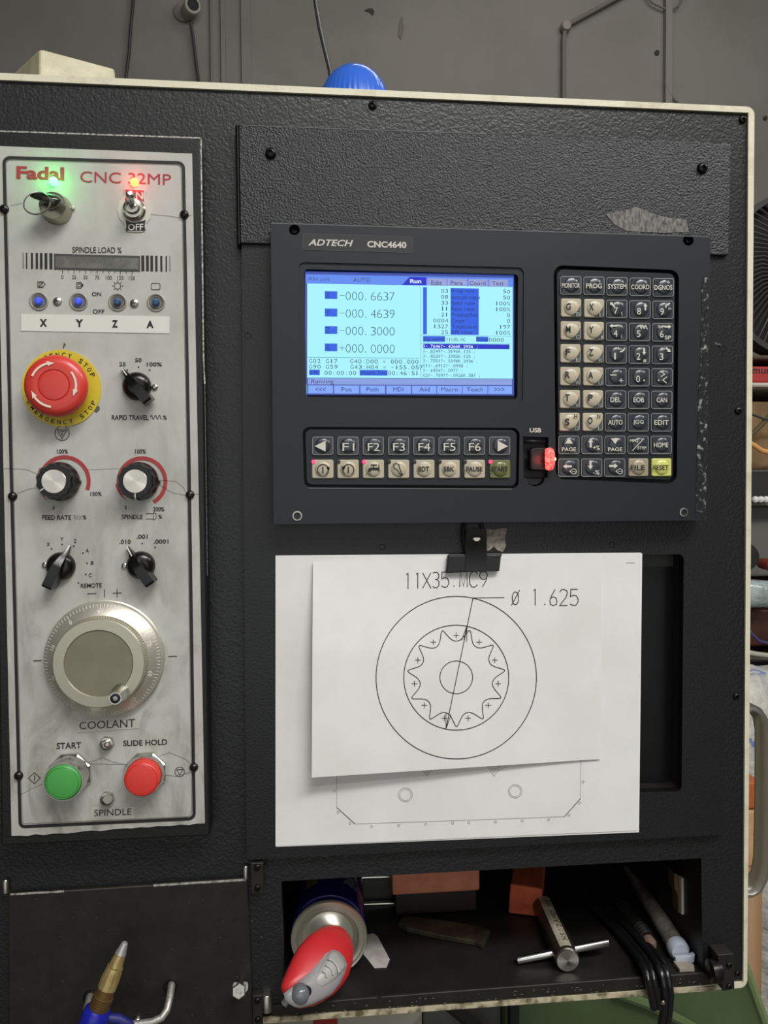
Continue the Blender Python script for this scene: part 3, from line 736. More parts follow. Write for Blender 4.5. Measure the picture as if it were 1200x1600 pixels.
build('toggle_lever', G().tube([p0, p0.lerp(p1, .35), p0.lerp(p1, .7), p0.lerp(p1, .88), p1, p1 + (p1 - p0).normalized() * .0015], [.0016, .0020, .0024, .003, .003, .0014], 14), CHROME, tb)

# emergency stop
c = at(96.5, 606.8, .0213)
es = build('emergency_stop_button', G().lathe(c, [(0, 0), (.0262, 0), (.0262, .0008), (0, .0009)], 64), M('safety_yellow', (206, 186, 44), rough=.45), op)
g = G()
for k, ch in enumerate('EMERGENCY STOP'):
    if ch == ' ': continue
    w = .0009 if ch == 'I' else .0024
    textworld(g, ch, c, .0228, 156 - k * 132 / 13, w, .003, lambda r: .0011, bold=.01)
    textworld(g, ch, c, .0232, 205 + k * 130 / 13, w, .003, lambda r: .0011, bold=.01, inward=True)
build('ring_lettering', g, INKB, es)
build('red_mushroom', G().lathe(c, [(.0115, .0009), (.0115, .008), (.0188, .0088), (.0204, .0104), (.0207, .0124), (.0198, .0150), (.0180, .0166), (.0158, .0174), (.0110, .0179), (.0104, .0178), (.0100, .0171), (.0096, .0178), (.0080, .0181), (0, .0183)], 64), M('glossy_red_plastic', (204, 58, 48), rough=.36, coat=.2), es)
g = G()
for a0, a1 in ((157, 92), (37, -24), (-97, -158)):
    ringarc(g, c, .0145, .0014, a0, a1 + 8, .0182, 16)
    t0 = math.radians(a1 + 12); t1 = math.radians(a1 - 6)
    P = lambda r, t_: c + Vector((r * math.cos(t_), -.0183, r * math.sin(t_)))
    g.add([P(.0128, t0), P(.0162, t0), P(.0145, t1)], [(0, 1, 2)])
build('twist_arrows', g, M('arrow_white', (232, 214, 196), rough=.5), es)

# pointer knobs
def pointer(x, y, tipx, tipy, name, tw=.0042):
    c = at(x, y, .0213)
    k = build(name, G().lathe(c, [(.0096, 0), (.0098, .001), (.0094, .0035), (.0078, .0058), (.0045, .0068), (0, .0068)], 40), GLOSSB, op)
    dv = at(tipx, tipy, .0213) - c; L = .0158
    g = G(); bar(g, c, dv, [(-.0150, tw * .95, .0035, .0125), (-.0135, tw, .003, .0135), (-.002, tw, .003, .0140), (.003, tw * .75, .003, .0125), (.009, tw * .5, .002, .0075), (L, .0005, .0015, .0035)])
    build('pointer', g, GLOSSB, k, smooth=25)
    dn = dv.normalized(); g = G(); bar(g, c, dv, [(.0085, .0006, .007, .0083), (L + .0002, .0005, .002, .0040)])
    build('pointer_mark', g, M('pointer_white', (224, 222, 214), rough=.4), k)
pointer(214.5, 604, 193, 578, 'rapid_travel_knob')
pointer(96, 884.5, 108.5, 858, 'axis_selector_knob')
pointer(220.8, 883, 203, 858, 'step_selector_knob')
for x, y in ((242, 605), (71, 882.5), (195, 884)):
    g = G().lathe(at(x, y, .0213), [(.0022, 0), (.0020, .0012), (.0011, .0018), (.001, .0006), (0, .0006)], 14); build('set_screw', g, STEEL, op)

# override knobs
def spun():
    m = M('spun_aluminium_cap', (214, 208, 198), rough=.28, metal=1.0)
    nt = m.node_tree; b = nt.nodes['Principled BSDF']; b.inputs['Anisotropic'].default_value = .85
    tn = nt.nodes.new('ShaderNodeTangent'); tn.direction_type = 'RADIAL'; tn.axis = 'Y'; nt.links.new(tn.outputs[0], b.inputs['Tangent'])
    return m
SPUN = spun()
def fl(t_, r, h): return 1 + (.035 * math.cos(12 * t_) if h > .005 and r > .010 else 0)
for nm, x, y, ax_, ay, ar, a0, a1, ta, ma in (('feed_rate_knob', 94.5, 752.3, 100.6, 752.3, 38, -20, 150, 235, 215), ('spindle_speed_knob', 218, 752, 221.8, 752.6, 36.6, -60, 185, 235, 269)):
    g = G().inkcirc(ax_, ay, ar, 6.2, DS, a0, a1, 90)
    ca = at(ax_, ay, DS); ringarc(g, ca, SW(ar) + 0.0, SW(6), ta, a1, 0, 24, True)
    build('override_arc', g, INKR, fp)
    c = at(x, y, .0213)
    k = build(nm, G().lathe(c, [(.0132, 0), (.0134, .0012), (.0132, .004), (.0124, .0055), (.0120, .0128), (.0110, .0142), (.0084, .0144), (.0083, .0138), (0, .0138)], 96, mod=fl), GLOSSB, op)
    build('silver_cap', G().lathe(c, [(0, .0138), (.0081, .0138), (.0081, .0146), (.0078, .0149), (0, .0149)], 48), SPUN, k)
    a = math.radians(ma); dv = Vector((math.cos(a), 0, math.sin(a))); g = G(); bar(g, c, dv, [(.0083, .0004, .0135, .0147), (.0110, .0004, .0135, .0146), (.0125, .0004, .0125, .0132), (.0131, .0004, .003, .008)])
    build('pointer_mark', g, _mc['pointer_white'], k)
    g = G(); bar(g, at(x + 29.5, y + 1, .0213), (1, 0, 0), [(-.002, .0018, 0, .003), (.0015, .001, 0, .002)]); build('stop_tab', g, GLOSSB, k)

# handwheel
c = at(164.5, 1028, .0213)
hw = build('handwheel', G().lathe(c, [(.0406, 0), (.0406, .0012), (.0398, .0018), (.0396, .0052), (.0392, .006), (.0312, .0108), (.0308, .0100), (.0300, .0100)], 128), ALU, op)
def kn(t_, r, h): return 1 + (.010 * math.cos(110 * t_) if .0095 < h < .0165 else 0)
build('knurled_ring', G().lathe(c, [(.0300, .0098), (.0306, .0112), (.0306, .0158), (.0304, .0170), (.0296, .0178), (.0228, .0180), (.0223, .0174), (.0223, .0168)], 440, mod=kn), M('satin_wheel_ring', (188, 184, 166), rough=.4, metal=.7), hw)
build('centre_disc', G().lathe(c, [(0, .0168), (.0222, .0168), (.0222, .0172), (0, .0172)], 64), M('dull_disc', (126, 122, 104), rough=.4, metal=.4, c2=(134, 130, 112), nscale=40), hw)
hf = lambda r: .0062 + (.0392 - r) * .6
g = G()
for k in range(100):
    a = math.radians(127 + 3.6 * k); r0 = .0352 if k % 10 == 0 else (.0360 if k % 5 == 0 else .0368); r1 = .0388
    dv = Vector((math.cos(a), 0, math.sin(a))); sv = Vector((-dv.z, 0, dv.x)) * .00016
    g.add([c + dv * r0 + sv + Vector((0, -hf(r0), 0)), c + dv * r0 - sv + Vector((0, -hf(r0), 0)), c + dv * r1 - sv + Vector((0, -hf(r1), 0)), c + dv * r1 + sv + Vector((0, -hf(r1), 0))], [(0, 1, 2, 3)])
for k in range(10):
    s_ = str(k * 10); textworld(g, s_, c, .0336, 127 + 36 * k, .0014 * len(s_) * 1.25, .0026, hf)
build('dial_markings', g, M('dial_mark', (232, 230, 220), rough=.5), hw)
hb_ = at(189, 1081.5, DS + .0176)
hd = build('crank_handle', G().lathe(hb_, [(.0056, 0), (.0058, .0015), (.0046, .003), (.0042, .015), (.0040, .016), (.0034, .016), (.0033, .0152), (0, .0152)], 28), CHROME, hw)
g = G().lathe(hb_, [(.0031, .0153), (.0031, .0160), (.0022, .0164), (.002, .0158)], 20)
build('handle_recess', g, DARK, hw)
g = G().lathe(hb_, [(.0019, .0156), (.0016, .0163), (0, .0165)], 16); build('handle_screw', g, STEEL, hw)

# push buttons
def push(x, y, col, nm, hc, hcap, rcap, nut):
    c = at(x, y, .0213)
    g = G().lathe(c, [(nut, 0), (nut, .003), (nut * .93, .0042)], 8, up=(1, 0, .41)); g.lathe(c, [(nut * .9, .0035), (.0136, .0046), (.0134, hc - .0015), (.0130, hc), (.0122, hc), (.0121, hc - .002)], 48)
    b = build(nm, g, CHROME, op, smooth=25)
    cap = build('button_cap', G().lathe(c, [(.0119, hc - .004), (.0119, hcap - .0014), (.0114, hcap - .0004), (.0106, hcap), (.0103, hcap - .0005), (.0100, hcap - .0001), (.0096, hcap), (0, hcap + .0001)], 48), col, b)
push(110.5, 1207.5, M('green_button_plastic', (72, 158, 74), rough=.4, emit=0), 'start_button', .0175, .0195, .0118, .0150)
push(228.3, 1205.4, M('red_button_plastic', (214, 60, 52), rough=.4), 'slide_hold_button', .0085, .0160, .0120, .0148)
# small toggles
for nm, x, y, tx, ty, dk in (('coolant_toggle', 167.8, 1160.5, 167, 1163.5, 0), ('spindle_toggle', 168.3, 1246.5, 168, 1249, 1)):
    c = at(x, y, .0213); g = G().lathe(c, [(.0050, 0), (.0050, .0016), (.0044, .0022)], 6); g.lathe(c, [(.0048, .002), (.0045, .0035), (.0031, .0038), (.0029, .0068), (.002, .007), (.0018, .006), (0, .006)], 20)
    b = build(nm, g, _mc['toggle_nickel'], op, smooth=25)
    p0 = c + Vector((0, -.006, 0)); p1 = at(tx, ty, DS + .017)
    build('toggle_lever', G().tube([p0, p0.lerp(p1, .6), p1, p1 + (p1 - p0).normalized() * .001], [.0011, .0015, .0019, .001] if not dk else [.0014, .0026, .0034, .003], 12), CHROME if not dk else M('dull_lever', (112, 110, 102), rough=.35, metal=.8), b)
g = G().inkpoly([(100, 535), (103, 538), (99, 545), (98, 543)], DS)
g.inkpoly([(148, 636), (155, 634), (156, 640), (151, 645), (147, 642)], DS)
build('dark_smudge', g, M('smudge', (92, 90, 80), rough=.8), fp)

# ================================================================ controller
DC = .021
ct_ = thing('cnc_controller', 'dark grey controller unit with lit blue screen, function keys and square keypad', 'controller', at(765, 820, .009))
HO = [(423, 347.5), (1110, 369), (1104, 813), (427.5, 819)]
SCRO = rnd([(466.5, 409.5), (818.5, 418), (817, 631), (470, 629)], [9] * 4)         # step round the screen
SCRI = rnd([(475, 420), (810, 428.5), (808.5, 624), (478.5, 620)], [6] * 4)
KPO = rnd([(865, 414), (1061, 422), (1057.5, 756), (868.5, 748.5)], [14] * 4)
KPI = rnd([(869.5, 420), (1055.5, 427), (1052.5, 751), (872.5, 744)], [11] * 4)
FKO = rnd([(472.5, 667), (812, 668.5), (810.5, 763.5), (475, 761.5)], [11] * 4)
FKI = rnd([(476, 670.5), (808.5, 672), (807, 760), (478.5, 758)], [9] * 4)
USBO = [(817, 682), (857, 683), (856, 746), (851, 747), (849, 754), (842, 759), (834, 760), (826, 756), (822, 748), (818, 746)]
H1 = rnd([(451.5, 350.5), (468.5, 351), (468.5, 367.5), (451.5, 367)], [8] * 4); H2 = rnd([(1067, 367), (1084, 367.5), (1084, 384), (1067, 383.5)], [8] * 4)
body = build('housing', G().slab(rnd(UV(HO, DC), .0012), .0092, DC, holes=[UV(p, DC) for p in (SCRO, KPO, FKO, USBO, H1, H2)]), PLAS, ct_)
g = G().slab(inset(ccw(UV(HO, DC)), .0004), .0091, .0125); build('inner_floor', g, PLASD, ct_)
g = G().ink([(423.8, 348.6), (770, 359.2), (1109, 370)], 1.6, DC + .0001); build('edge_highlight', g, M('plastic_edge_highlight', (92, 94, 96), rough=.3), body)  # highlight on the housing's top edge, painted as a lighter line
# screen surround: sunken frame, then glass
g = G().slab(UV(SCRO, DC - .0012), .0125, DC - .0012, holes=[UV(SCRI, DC - .0012)]); sb = build('screen_surround', g, PLAS, ct_)
SD = DC - .0050
# stepped keypad fields
build('keypad_field', G().slab(UV(KPI, DC - .0006), .0125, DC - .0008, bev=.0006), PLAS, ct_)
build('function_key_field', G().slab(UV(FKI, DC - .0006), .0125, DC - .0008, bev=.0006), PLAS, ct_)
g = G().ink([(482, 762.6), (640, 763.3), (800, 764)], 1.5, DC + .00012); build('edge_highlight', g, _mc['plastic_edge_highlight'], body)  # painted highlight under the function keys
# screen content: backlit flat panel
def slp(y): return .018 - (y - 430) / 185 * .015
def _emit(name, c, e):
    if name in _mc: return _mc[name]
    m = M(name, (8, 8, 8), rough=.25)
    b = m.node_tree.nodes['Principled BSDF']; b.inputs['Emission Color'].default_value = (*lin(c), 1); b.inputs['Emission Strength'].default_value = e * .82
    return m
XL = lambda a: 460 + a / 6
YL = lambda a: 400 + a / 6
XR = lambda a: 640 + a / 6.316
YR = lambda a: 400 + a / 6.316
def srect(g, x0, y0, x1, y1, h):
    if isinstance(g, Each): g = g.new()
    s0, s1 = slp(y0) * (x1 - x0), slp(y1) * (x1 - x0)
    return g.add([at(x, y, SD + h) for x, y in ((x0, y0), (x1, y0 + s0), (x1, y1 + s1), (x0, y1))], [(0, 1, 2, 3)])
scr = build('screen', srect(G(), 476.5, 424, 803, 617, 0), _emit('lit_border', (70, 92, 190), .7), ct_)
build('display_background', srect(G(), 480, 443, 801, 590, .0001), _emit('lit_cyan', (164, 240, 250), .98), scr)
build('title_bar', srect(G(), 478, 428.5, 801.5, 443, .0002), _emit('lit_bar', (92, 136, 240), .95), scr)
build('status_bar', srect(G(), 481, 591, 800, 600.5, .0002), _emit('lit_status', (134, 158, 224), .95), scr)
gA = Each('softkey_box', _emit('lit_softkey', (128, 166, 250), .95), scr)
for x0, x1 in ((481.5, 520.3), (522, 561.3), (563, 601.7), (603.7, 642.2), (643.8, 682), (683, 721.8), (722.8, 761.6), (762.7, 800)): srect(gA, x0, 602.2 + (x0 - 481) * .0035, x1, 614.6 + (x0 - 481) * .003, .0003)
gA.done()
gT = Each('menu_tab', _emit('lit_tab', (150, 162, 214), .95), scr)
for x0, x1 in ((667.7, 697.8), (699.4, 729.5), (732.3, 762), (764.3, 793.6)): srect(gT, x0, 434.8 + (x0 - 667) * .016, x1, 446.3 + (x0 - 667) * .014, .0003)
gT.done()
build('active_tab', G().add([at(x, y, SD + .0004) for x, y in ((628.3, 445), (640, 432.6), (666, 433.2), (666, 446))], [(0, 1, 2, 3)]), _emit('lit_active', (10, 30, 200), .95), scr)
E_ = Each('blue_field', _emit('lit_field', (34, 92, 226), .95), scr)
for y0, y1 in ((330, 402), (492, 567), (657, 730), (820, 893)): srect(E_, 507.5, YL(y0), 527, YL(y1), .0003)
srect(E_, XL(138), YL(1065), XL(238), YL(1115), .0003); srect(E_, XL(612), YL(1068), XL(872), YL(1120), .0003)
srect(E_, 661, 448.8, 667, 522.2, .0003); srect(E_, 704, 450, 748, 523, .0003); srect(E_, 661, 525, 695.4, 533.8, .0003); srect(E_, 744, 526, 763, 534, .0003)
E_.done()
build('highlighted_line', srect(G(), 661, 537, 796, 544.4, .0004), _emit('lit_hl', (8, 26, 196), .95), scr)
E_ = Each('divider', _emit('lit_div', (90, 150, 190), .9), scr)
for q in ((481, 558, 656, 558.7), (657.3, 448, 657.9, 590), (658, 523.6, 799, 524.1), (658, 535.6, 799, 536.1), (481, 590.2, 800, 591), (478, 601, 480, 615)): srect(E_, *q, .0004)
E_.done()
gd, gw, gb = Each('screen_text', _emit('lit_dark_text', (52, 84, 108), .85), scr), Each('highlighted_text', _emit('lit_white_text', (220, 236, 255), 1), scr), Each('label_text', _emit('lit_navy_text', (30, 50, 130), .8), scr)
def st(g, s_, x0, y0, x1, y1, bold=0.0, h=.0006, xr=None):
    if isinstance(g, Each): g = g.new()
    vs, fs = glyphs(s_, bold, 0); xr = x0 if xr is None else xr; k = slp(y0)
    g.add([at(x0 + (x1 - x0) * a, y1 + (y0 - y1) * b + k * (x0 + (x1 - x0) * a - xr), SD + h) for a, b in vs], fs)
for s_, y in (('-000.6637', 333), ('-000.4639', 498), ('-000.3000', 662), ('+000.0000', 826)):
    gq = gd.new(); y0 = YL(y); y1 = y0 + 13
    gq_h = (y0 + y1) / 2 - .4
    srect(gq, XL(425), gq_h - .35, XL(470), gq_h + .35, .0006)
    if s_[0] == '+': srect(gq, XL(446), gq_h - 4, XL(450), gq_h + 4, .0006)
    x = 540.2
    for ch in s_[1:]:
        if ch == '.': st(gq, ch, x + 1.2, y1 - 2, x + 2.9, y1, 0, xr=530); x += 9.9
        else: st(gq, ch, x, y0, x + 8, y1, -.02, xr=530); x += 9.75
for s_, y in (('X', 330), ('Y', 494), ('Z', 658), ('A', 822)): st(gb, s_, 509, YL(y + 8), 515.5, YL(y + 64), -.01)
def mono(g, s_, x, y, w, h, pitch, bold=-.002):
    if isinstance(g, Each): g = g.new()
    x_ = x
    for ch in s_:
        if ch != ' ':
            if ch in '.;:=-':
                dims = {'.': (.35, .62, .82, 1), ':': (.35, .6, .3, 1), ';': (.35, .62, .3, 1.15), '=': (.1, .9, .35, .75), '-': (.05, .85, .48, .6)}[ch]
                st(g, ch, x + w * dims[0], y + h * dims[2], x + w * dims[1], y + h * dims[3], bold, xr=x_)
            elif ch == '1': st(g, ch, x + w * .3, y, x + w * .62, y + h, bold, xr=x_)
            elif ch == 'I': st(g, ch, x + w * .4, y, x + w * .6, y + h, bold, xr=x_)
            else: st(g, ch, x, y, x + w, y + h, bold, xr=x_)
        x += pitch
for s_, x, y in (('G02 G17', 137, 965), ('G90 G59', 137, 1018)): mono(gd, s_, XL(x), YL(y), 5, 6.3, 6.58)
mono(gd, 'G40:D00 = 000.000', XL(522), YL(968), 5, 6.3, 6.36); mono(gd, 'G43:H04 = -155.057', XL(525), YL(1021), 5, 6.3, 6.36)
mono(gd, '00:00:00', XL(282), YL(1076), 5, 6.3, 6.36); mono(gd, '00:46:51', XL(877), YL(1078), 4.9, 6.3, 6.15)
for k, (a, b, c_) in enumerate((('03', 'Prog rate', '50'), ('08', 'actual rate', '50'), ('33', 'feed rate', '100%'), ('11', 'Fast rate', '100%'), ('21', 'ProductSet', '0'), ('0004', 'Count', '0'), ('1327', 'Totalcount', '197'), ('25', 'SPI rate', '100%'))):
    y = 451.7 + k * 9.2
    mono(gd, a, XR(388) - len(a) * 6.1, y, 4.9, 5.9, 6.1); mono(gd, c_, XR(1000) - len(c_) * 6.1, y + .9, 4.9, 5.9, 6.1)
    st(gb, b, XR(412), y, XR(412) + len(b) * 4.1, y + 6)
st(gb, 'cft', XL(146), YL(1072), XL(226), YL(1108)); st(gb, 'Work Tim', XL(618), YL(1075), XL(862), YL(1112))
st(gb, 'file name', 662, 526.5, 694, 532.6); st(gb, 'Prog', 745, 527.5, 762, 533.5)
mono(gd, '11X35.NC', XR(360), 527.6, 3.2, 5.2, 3.9); mono(gd, '0000', XR(783), 527.8, 5, 6, 6.1)
mono(gw, 'X-.7646Y-.4266R.2936 ;', XR(133), 538.4, 3.3, 5, 3.94, .01)
for k, s_ in enumerate(('X-.8249Y-.3196R.125 ;', 'X-.8231Y-.2985R.125 ;', 'X-.7051Y-.1098R.2936 ;', 'G1X-.6912Y-.0998 ;', 'X-.6954Y-.0977 ;', 'G2X-.7097Y-.0926R.387 ;')):
    mono(gd, s_, XR(133), 546.2 + k * 7.5, 3.3, 5, 3.94)
st(gd, 'Abs pos', 481.2, 432.2, 515, 439.8, -.01); st(gd, 'AUTO', 551.7, 433.6, 578.7, 440, 0); st(gw, 'Run', 640.8, 436, 658.2, 442.3, .03)
for s_, a, b in (('Edit', 674, 690.3), ('Para', 704, 723), ('Coord', 733.7, 758.7), ('Test', 769, 787.3)): st(gb, s_, a, 438.3 + (a - 674) * .01, b, 444.8 + (a - 674) * .01)
st(gb, 'Running', XL(158), YL(1155), XL(368), YL(1205))
for s_, x in (('<<<', 501), ('Pos', 541.5), ('Path', 582), ('MDI', 622.5), ('Aid', 663), ('Macro', 702.5), ('Teach', 742), ('>>>', 780)):
    w = {3: 8, 4: 9.5, 5: 13}[len(s_)]; st(gb, s_, x - w, 605.2, x + w, 611.5)
gd.done(); gw.done(); gb.done()
# maker badge
bd = rnd([(473, 364.5), (645, 370), (645, 395), (473, 390)], [4] * 4)
bg = build('name_badge', G().slab(UV(bd, DC + .0002), DC - .0001, DC + .0002), M('badge_plastic', (42, 42, 44), rough=.35), ct_)
g = G().ink(bd, .7, DC + .0003, True); build('badge_rim', g, M('badge_rim', (66, 68, 70), rough=.4), bg)
g = G().text('ADTECH', 481.7, 373.4, 551.8, 383.6, DC + .0004, dy=1.6, bold=.02, shear=.28); g.text('CNC4640', 573.8, 376.2, 635, 386.4, DC + .0004, dy=1.6, bold=.03)
build('badge_lettering', g, M('badge_white', (196, 194, 184), rough=.5), bg)
g = G().text('USB', 827.7, 668.6, 845.6, 675.8, DC + .0002, bold=.025); build('usb_lettering', g, INKW, body)
for x, y, r in ((464.5, 806, 8), (1068, 800.5, 7.5)):
    c = at(x, y, DC); g = G().lathe(c, [(SW(r), .0001), (SW(r) * .95, .0007), (SW(r) * .7, .0008), (SW(r) * .6, -.001), (0, -.001)], 24)
    build('socket_screw', g, STEEL, ct_)
for x, y in ((460, 359.5), (1075.5, 375.5)): build('screw_hole', G().lathe(at(x, y, .0130), [(0, 0), (.0032, 0), (.0028, .0018), (.0015, .0022)], 18), SCREWB, ct_)
# worn foil along the right flank
g = G(); L_ = [(1100, 432), (1096, 450), (1097, 480), (1095, 520), (1094, 570), (1091, 620), (1090, 680), (1088, 740), (1087, 807)]; R_ = [(1108, 432), (1108, 450), (1107, 480), (1107, 520), (1106.5, 570), (1106, 620), (1105, 680), (1104, 740), (1102.5, 811)]
for k in range(8): g.add([at(*L_[k], DC + .0003), at(*R_[k], DC + .0003), at(*R_[k + 1], DC + .0003), at(*L_[k + 1], DC + .0003)], [(0, 1, 2, 3)])
build('worn_foil_strip', g, M('worn_foil', (34, 35, 38), rough=.34, metal=.2, c2=(172, 172, 170), nscale=230, ramp=(.55, .68), bump=.8, bscale=260), ct_)
# USB bay
build('usb_lip', G().slab(UV([(818, 686), (854, 687), (854, 692), (818, 691)], DC), .0125, DC - .002), PLAS, ct_)
g = G().slab(UV([(821, 746), (851, 747), (848, 754), (842, 758), (834, 759), (826, 755)], DC), .0125, DC - .0035, bev=.0006); build('usb_flap', g, PLAS, ct_)

# ---- keys
KD = DC - .0008
kw, kh = 16.9, 14.7
kc0 = at(960, 590, KD); 
def keymesh():
    w, h = SW(kw), SW(kh)
    g = G().slab([(kc0.x + x, kc0.z + y) for x, y in rnd([(-w, -h), (w, -h), (w, h), (-w, h)], .0014)], KD, KD + .0013, bev=.0006)
    g.lathe(kc0 + Vector((0, -.0013, 0)), [(SW(12.5), 0), (SW(12), .0003), (SW(9.5), .0009), (SW(5), .0013), (0, .0014)], 32)
    return g
KDARK = M('dark_key_rubber', (48, 52, 58), rough=.3, coat=.25); KBEI = M('beige_key_rubber', (176, 170, 150), rough=.4, coat=.12, c2=(186, 174, 146), nscale=200)
KFILE = M('tan_key', (156, 146, 124), rough=.28, coat=.4); KYEL = M('yellow_key', (200, 204, 110), rough=.28, coat=.4); KGRN = M('olive_key', (98, 106, 56), rough=.3, coat=.4)
km = {}
def key(nm, x, y, mat):
    c = at(x, y, KD)
    if mat.name not in km:
        g = keymesh(); o = build(nm, g, mat, ct_, org=kc0); o.location += c - kc0; ORG[o.name] = c; km[mat.name] = o
        return o
    return copy_to(km[mat.name], c, ct_) if km[mat.name].name.split('.')[0] == nm else _ren(copy_to(km[mat.name], c, ct_), nm)
def _ren(o, nm):
    v = ORG.pop(o.name); o.name = nm; ORG[o.name] = v; return o
KT = KD + .0030; KF = KD + .00145
def kt(g, s_, x0, y0, x1, y1, bold=0.012): g.text(s_, x0, y0, x1, y1, KT, bold=bold)
def outline(x, y, k, dim=False):
    g = G().ink(rnd([(x - kw + 1, y - kh + 1), (x + kw - 1, y - kh + 1), (x + kw - 1, y + kh - 1), (x - kw + 1, y + kh - 1)], [3] * 4, 3), 1.1, KF, True)
    build('key_outline', g, M('key_line', (128, 130, 128), rough=.5), k)
def arrow(g, x, y, dx, dy, l=6.5, w=2.6):
    m = math.hypot(dx, dy); dx, dy = dx / m, dy / m; nx, ny = -dy, dx
    T = (x + dx * l, y + dy * l)
    g.inkpoly([T, (x + dx * 1 + nx * w * 1.5, y + dy * 1 + ny * w * 1.5), (x + dx * 1 + nx * w * .6, y + dy * 1 + ny * w * .6), (x - dx * l + nx * w * .6, y - dy * l + ny * w * .6), (x - dx * l - nx * w * .6, y - dy * l - ny * w * .6), (x + dx - nx * w * .6, y + dy - ny * w * .6), (x + dx - nx * w * 1.5, y + dy - ny * w * 1.5)], KT)
KINK = M('key_white_print', (206, 204, 192), rough=.5); KINKD = M('key_black_print', (26, 24, 22), rough=.5)
rows = [['MONITOR', 'PROG', 'SYSTEM', 'COORD', 'DGNOS'], ['G', 'X', '7', '8', '9'], ['M', 'Y', '4', '5', '6'], ['F', 'Z', '1', '2', '3'], ['R', 'A', '-', '0', '.'],
        ['T', 'P', 'DEL', 'EOB', 'CAN'], ['S', 'O', 'AUTO', 'JOG', 'EDIT'], ['PGUP', 'UP', 'PGDN', 'MPG', 'HOME'], ['LEFT', 'DOWN', 'RIGHT', 'FILE', 'RESET']]
sub = {'G': 'B', 'X': 'I', 'M': 'C', 'Y': 'J', 'F': 'E', 'Z': 'K', 'R': 'W', 'A': 'U', 'T': 'V', 'P': 'Q', 'S': 'D', 'O': 'L'}
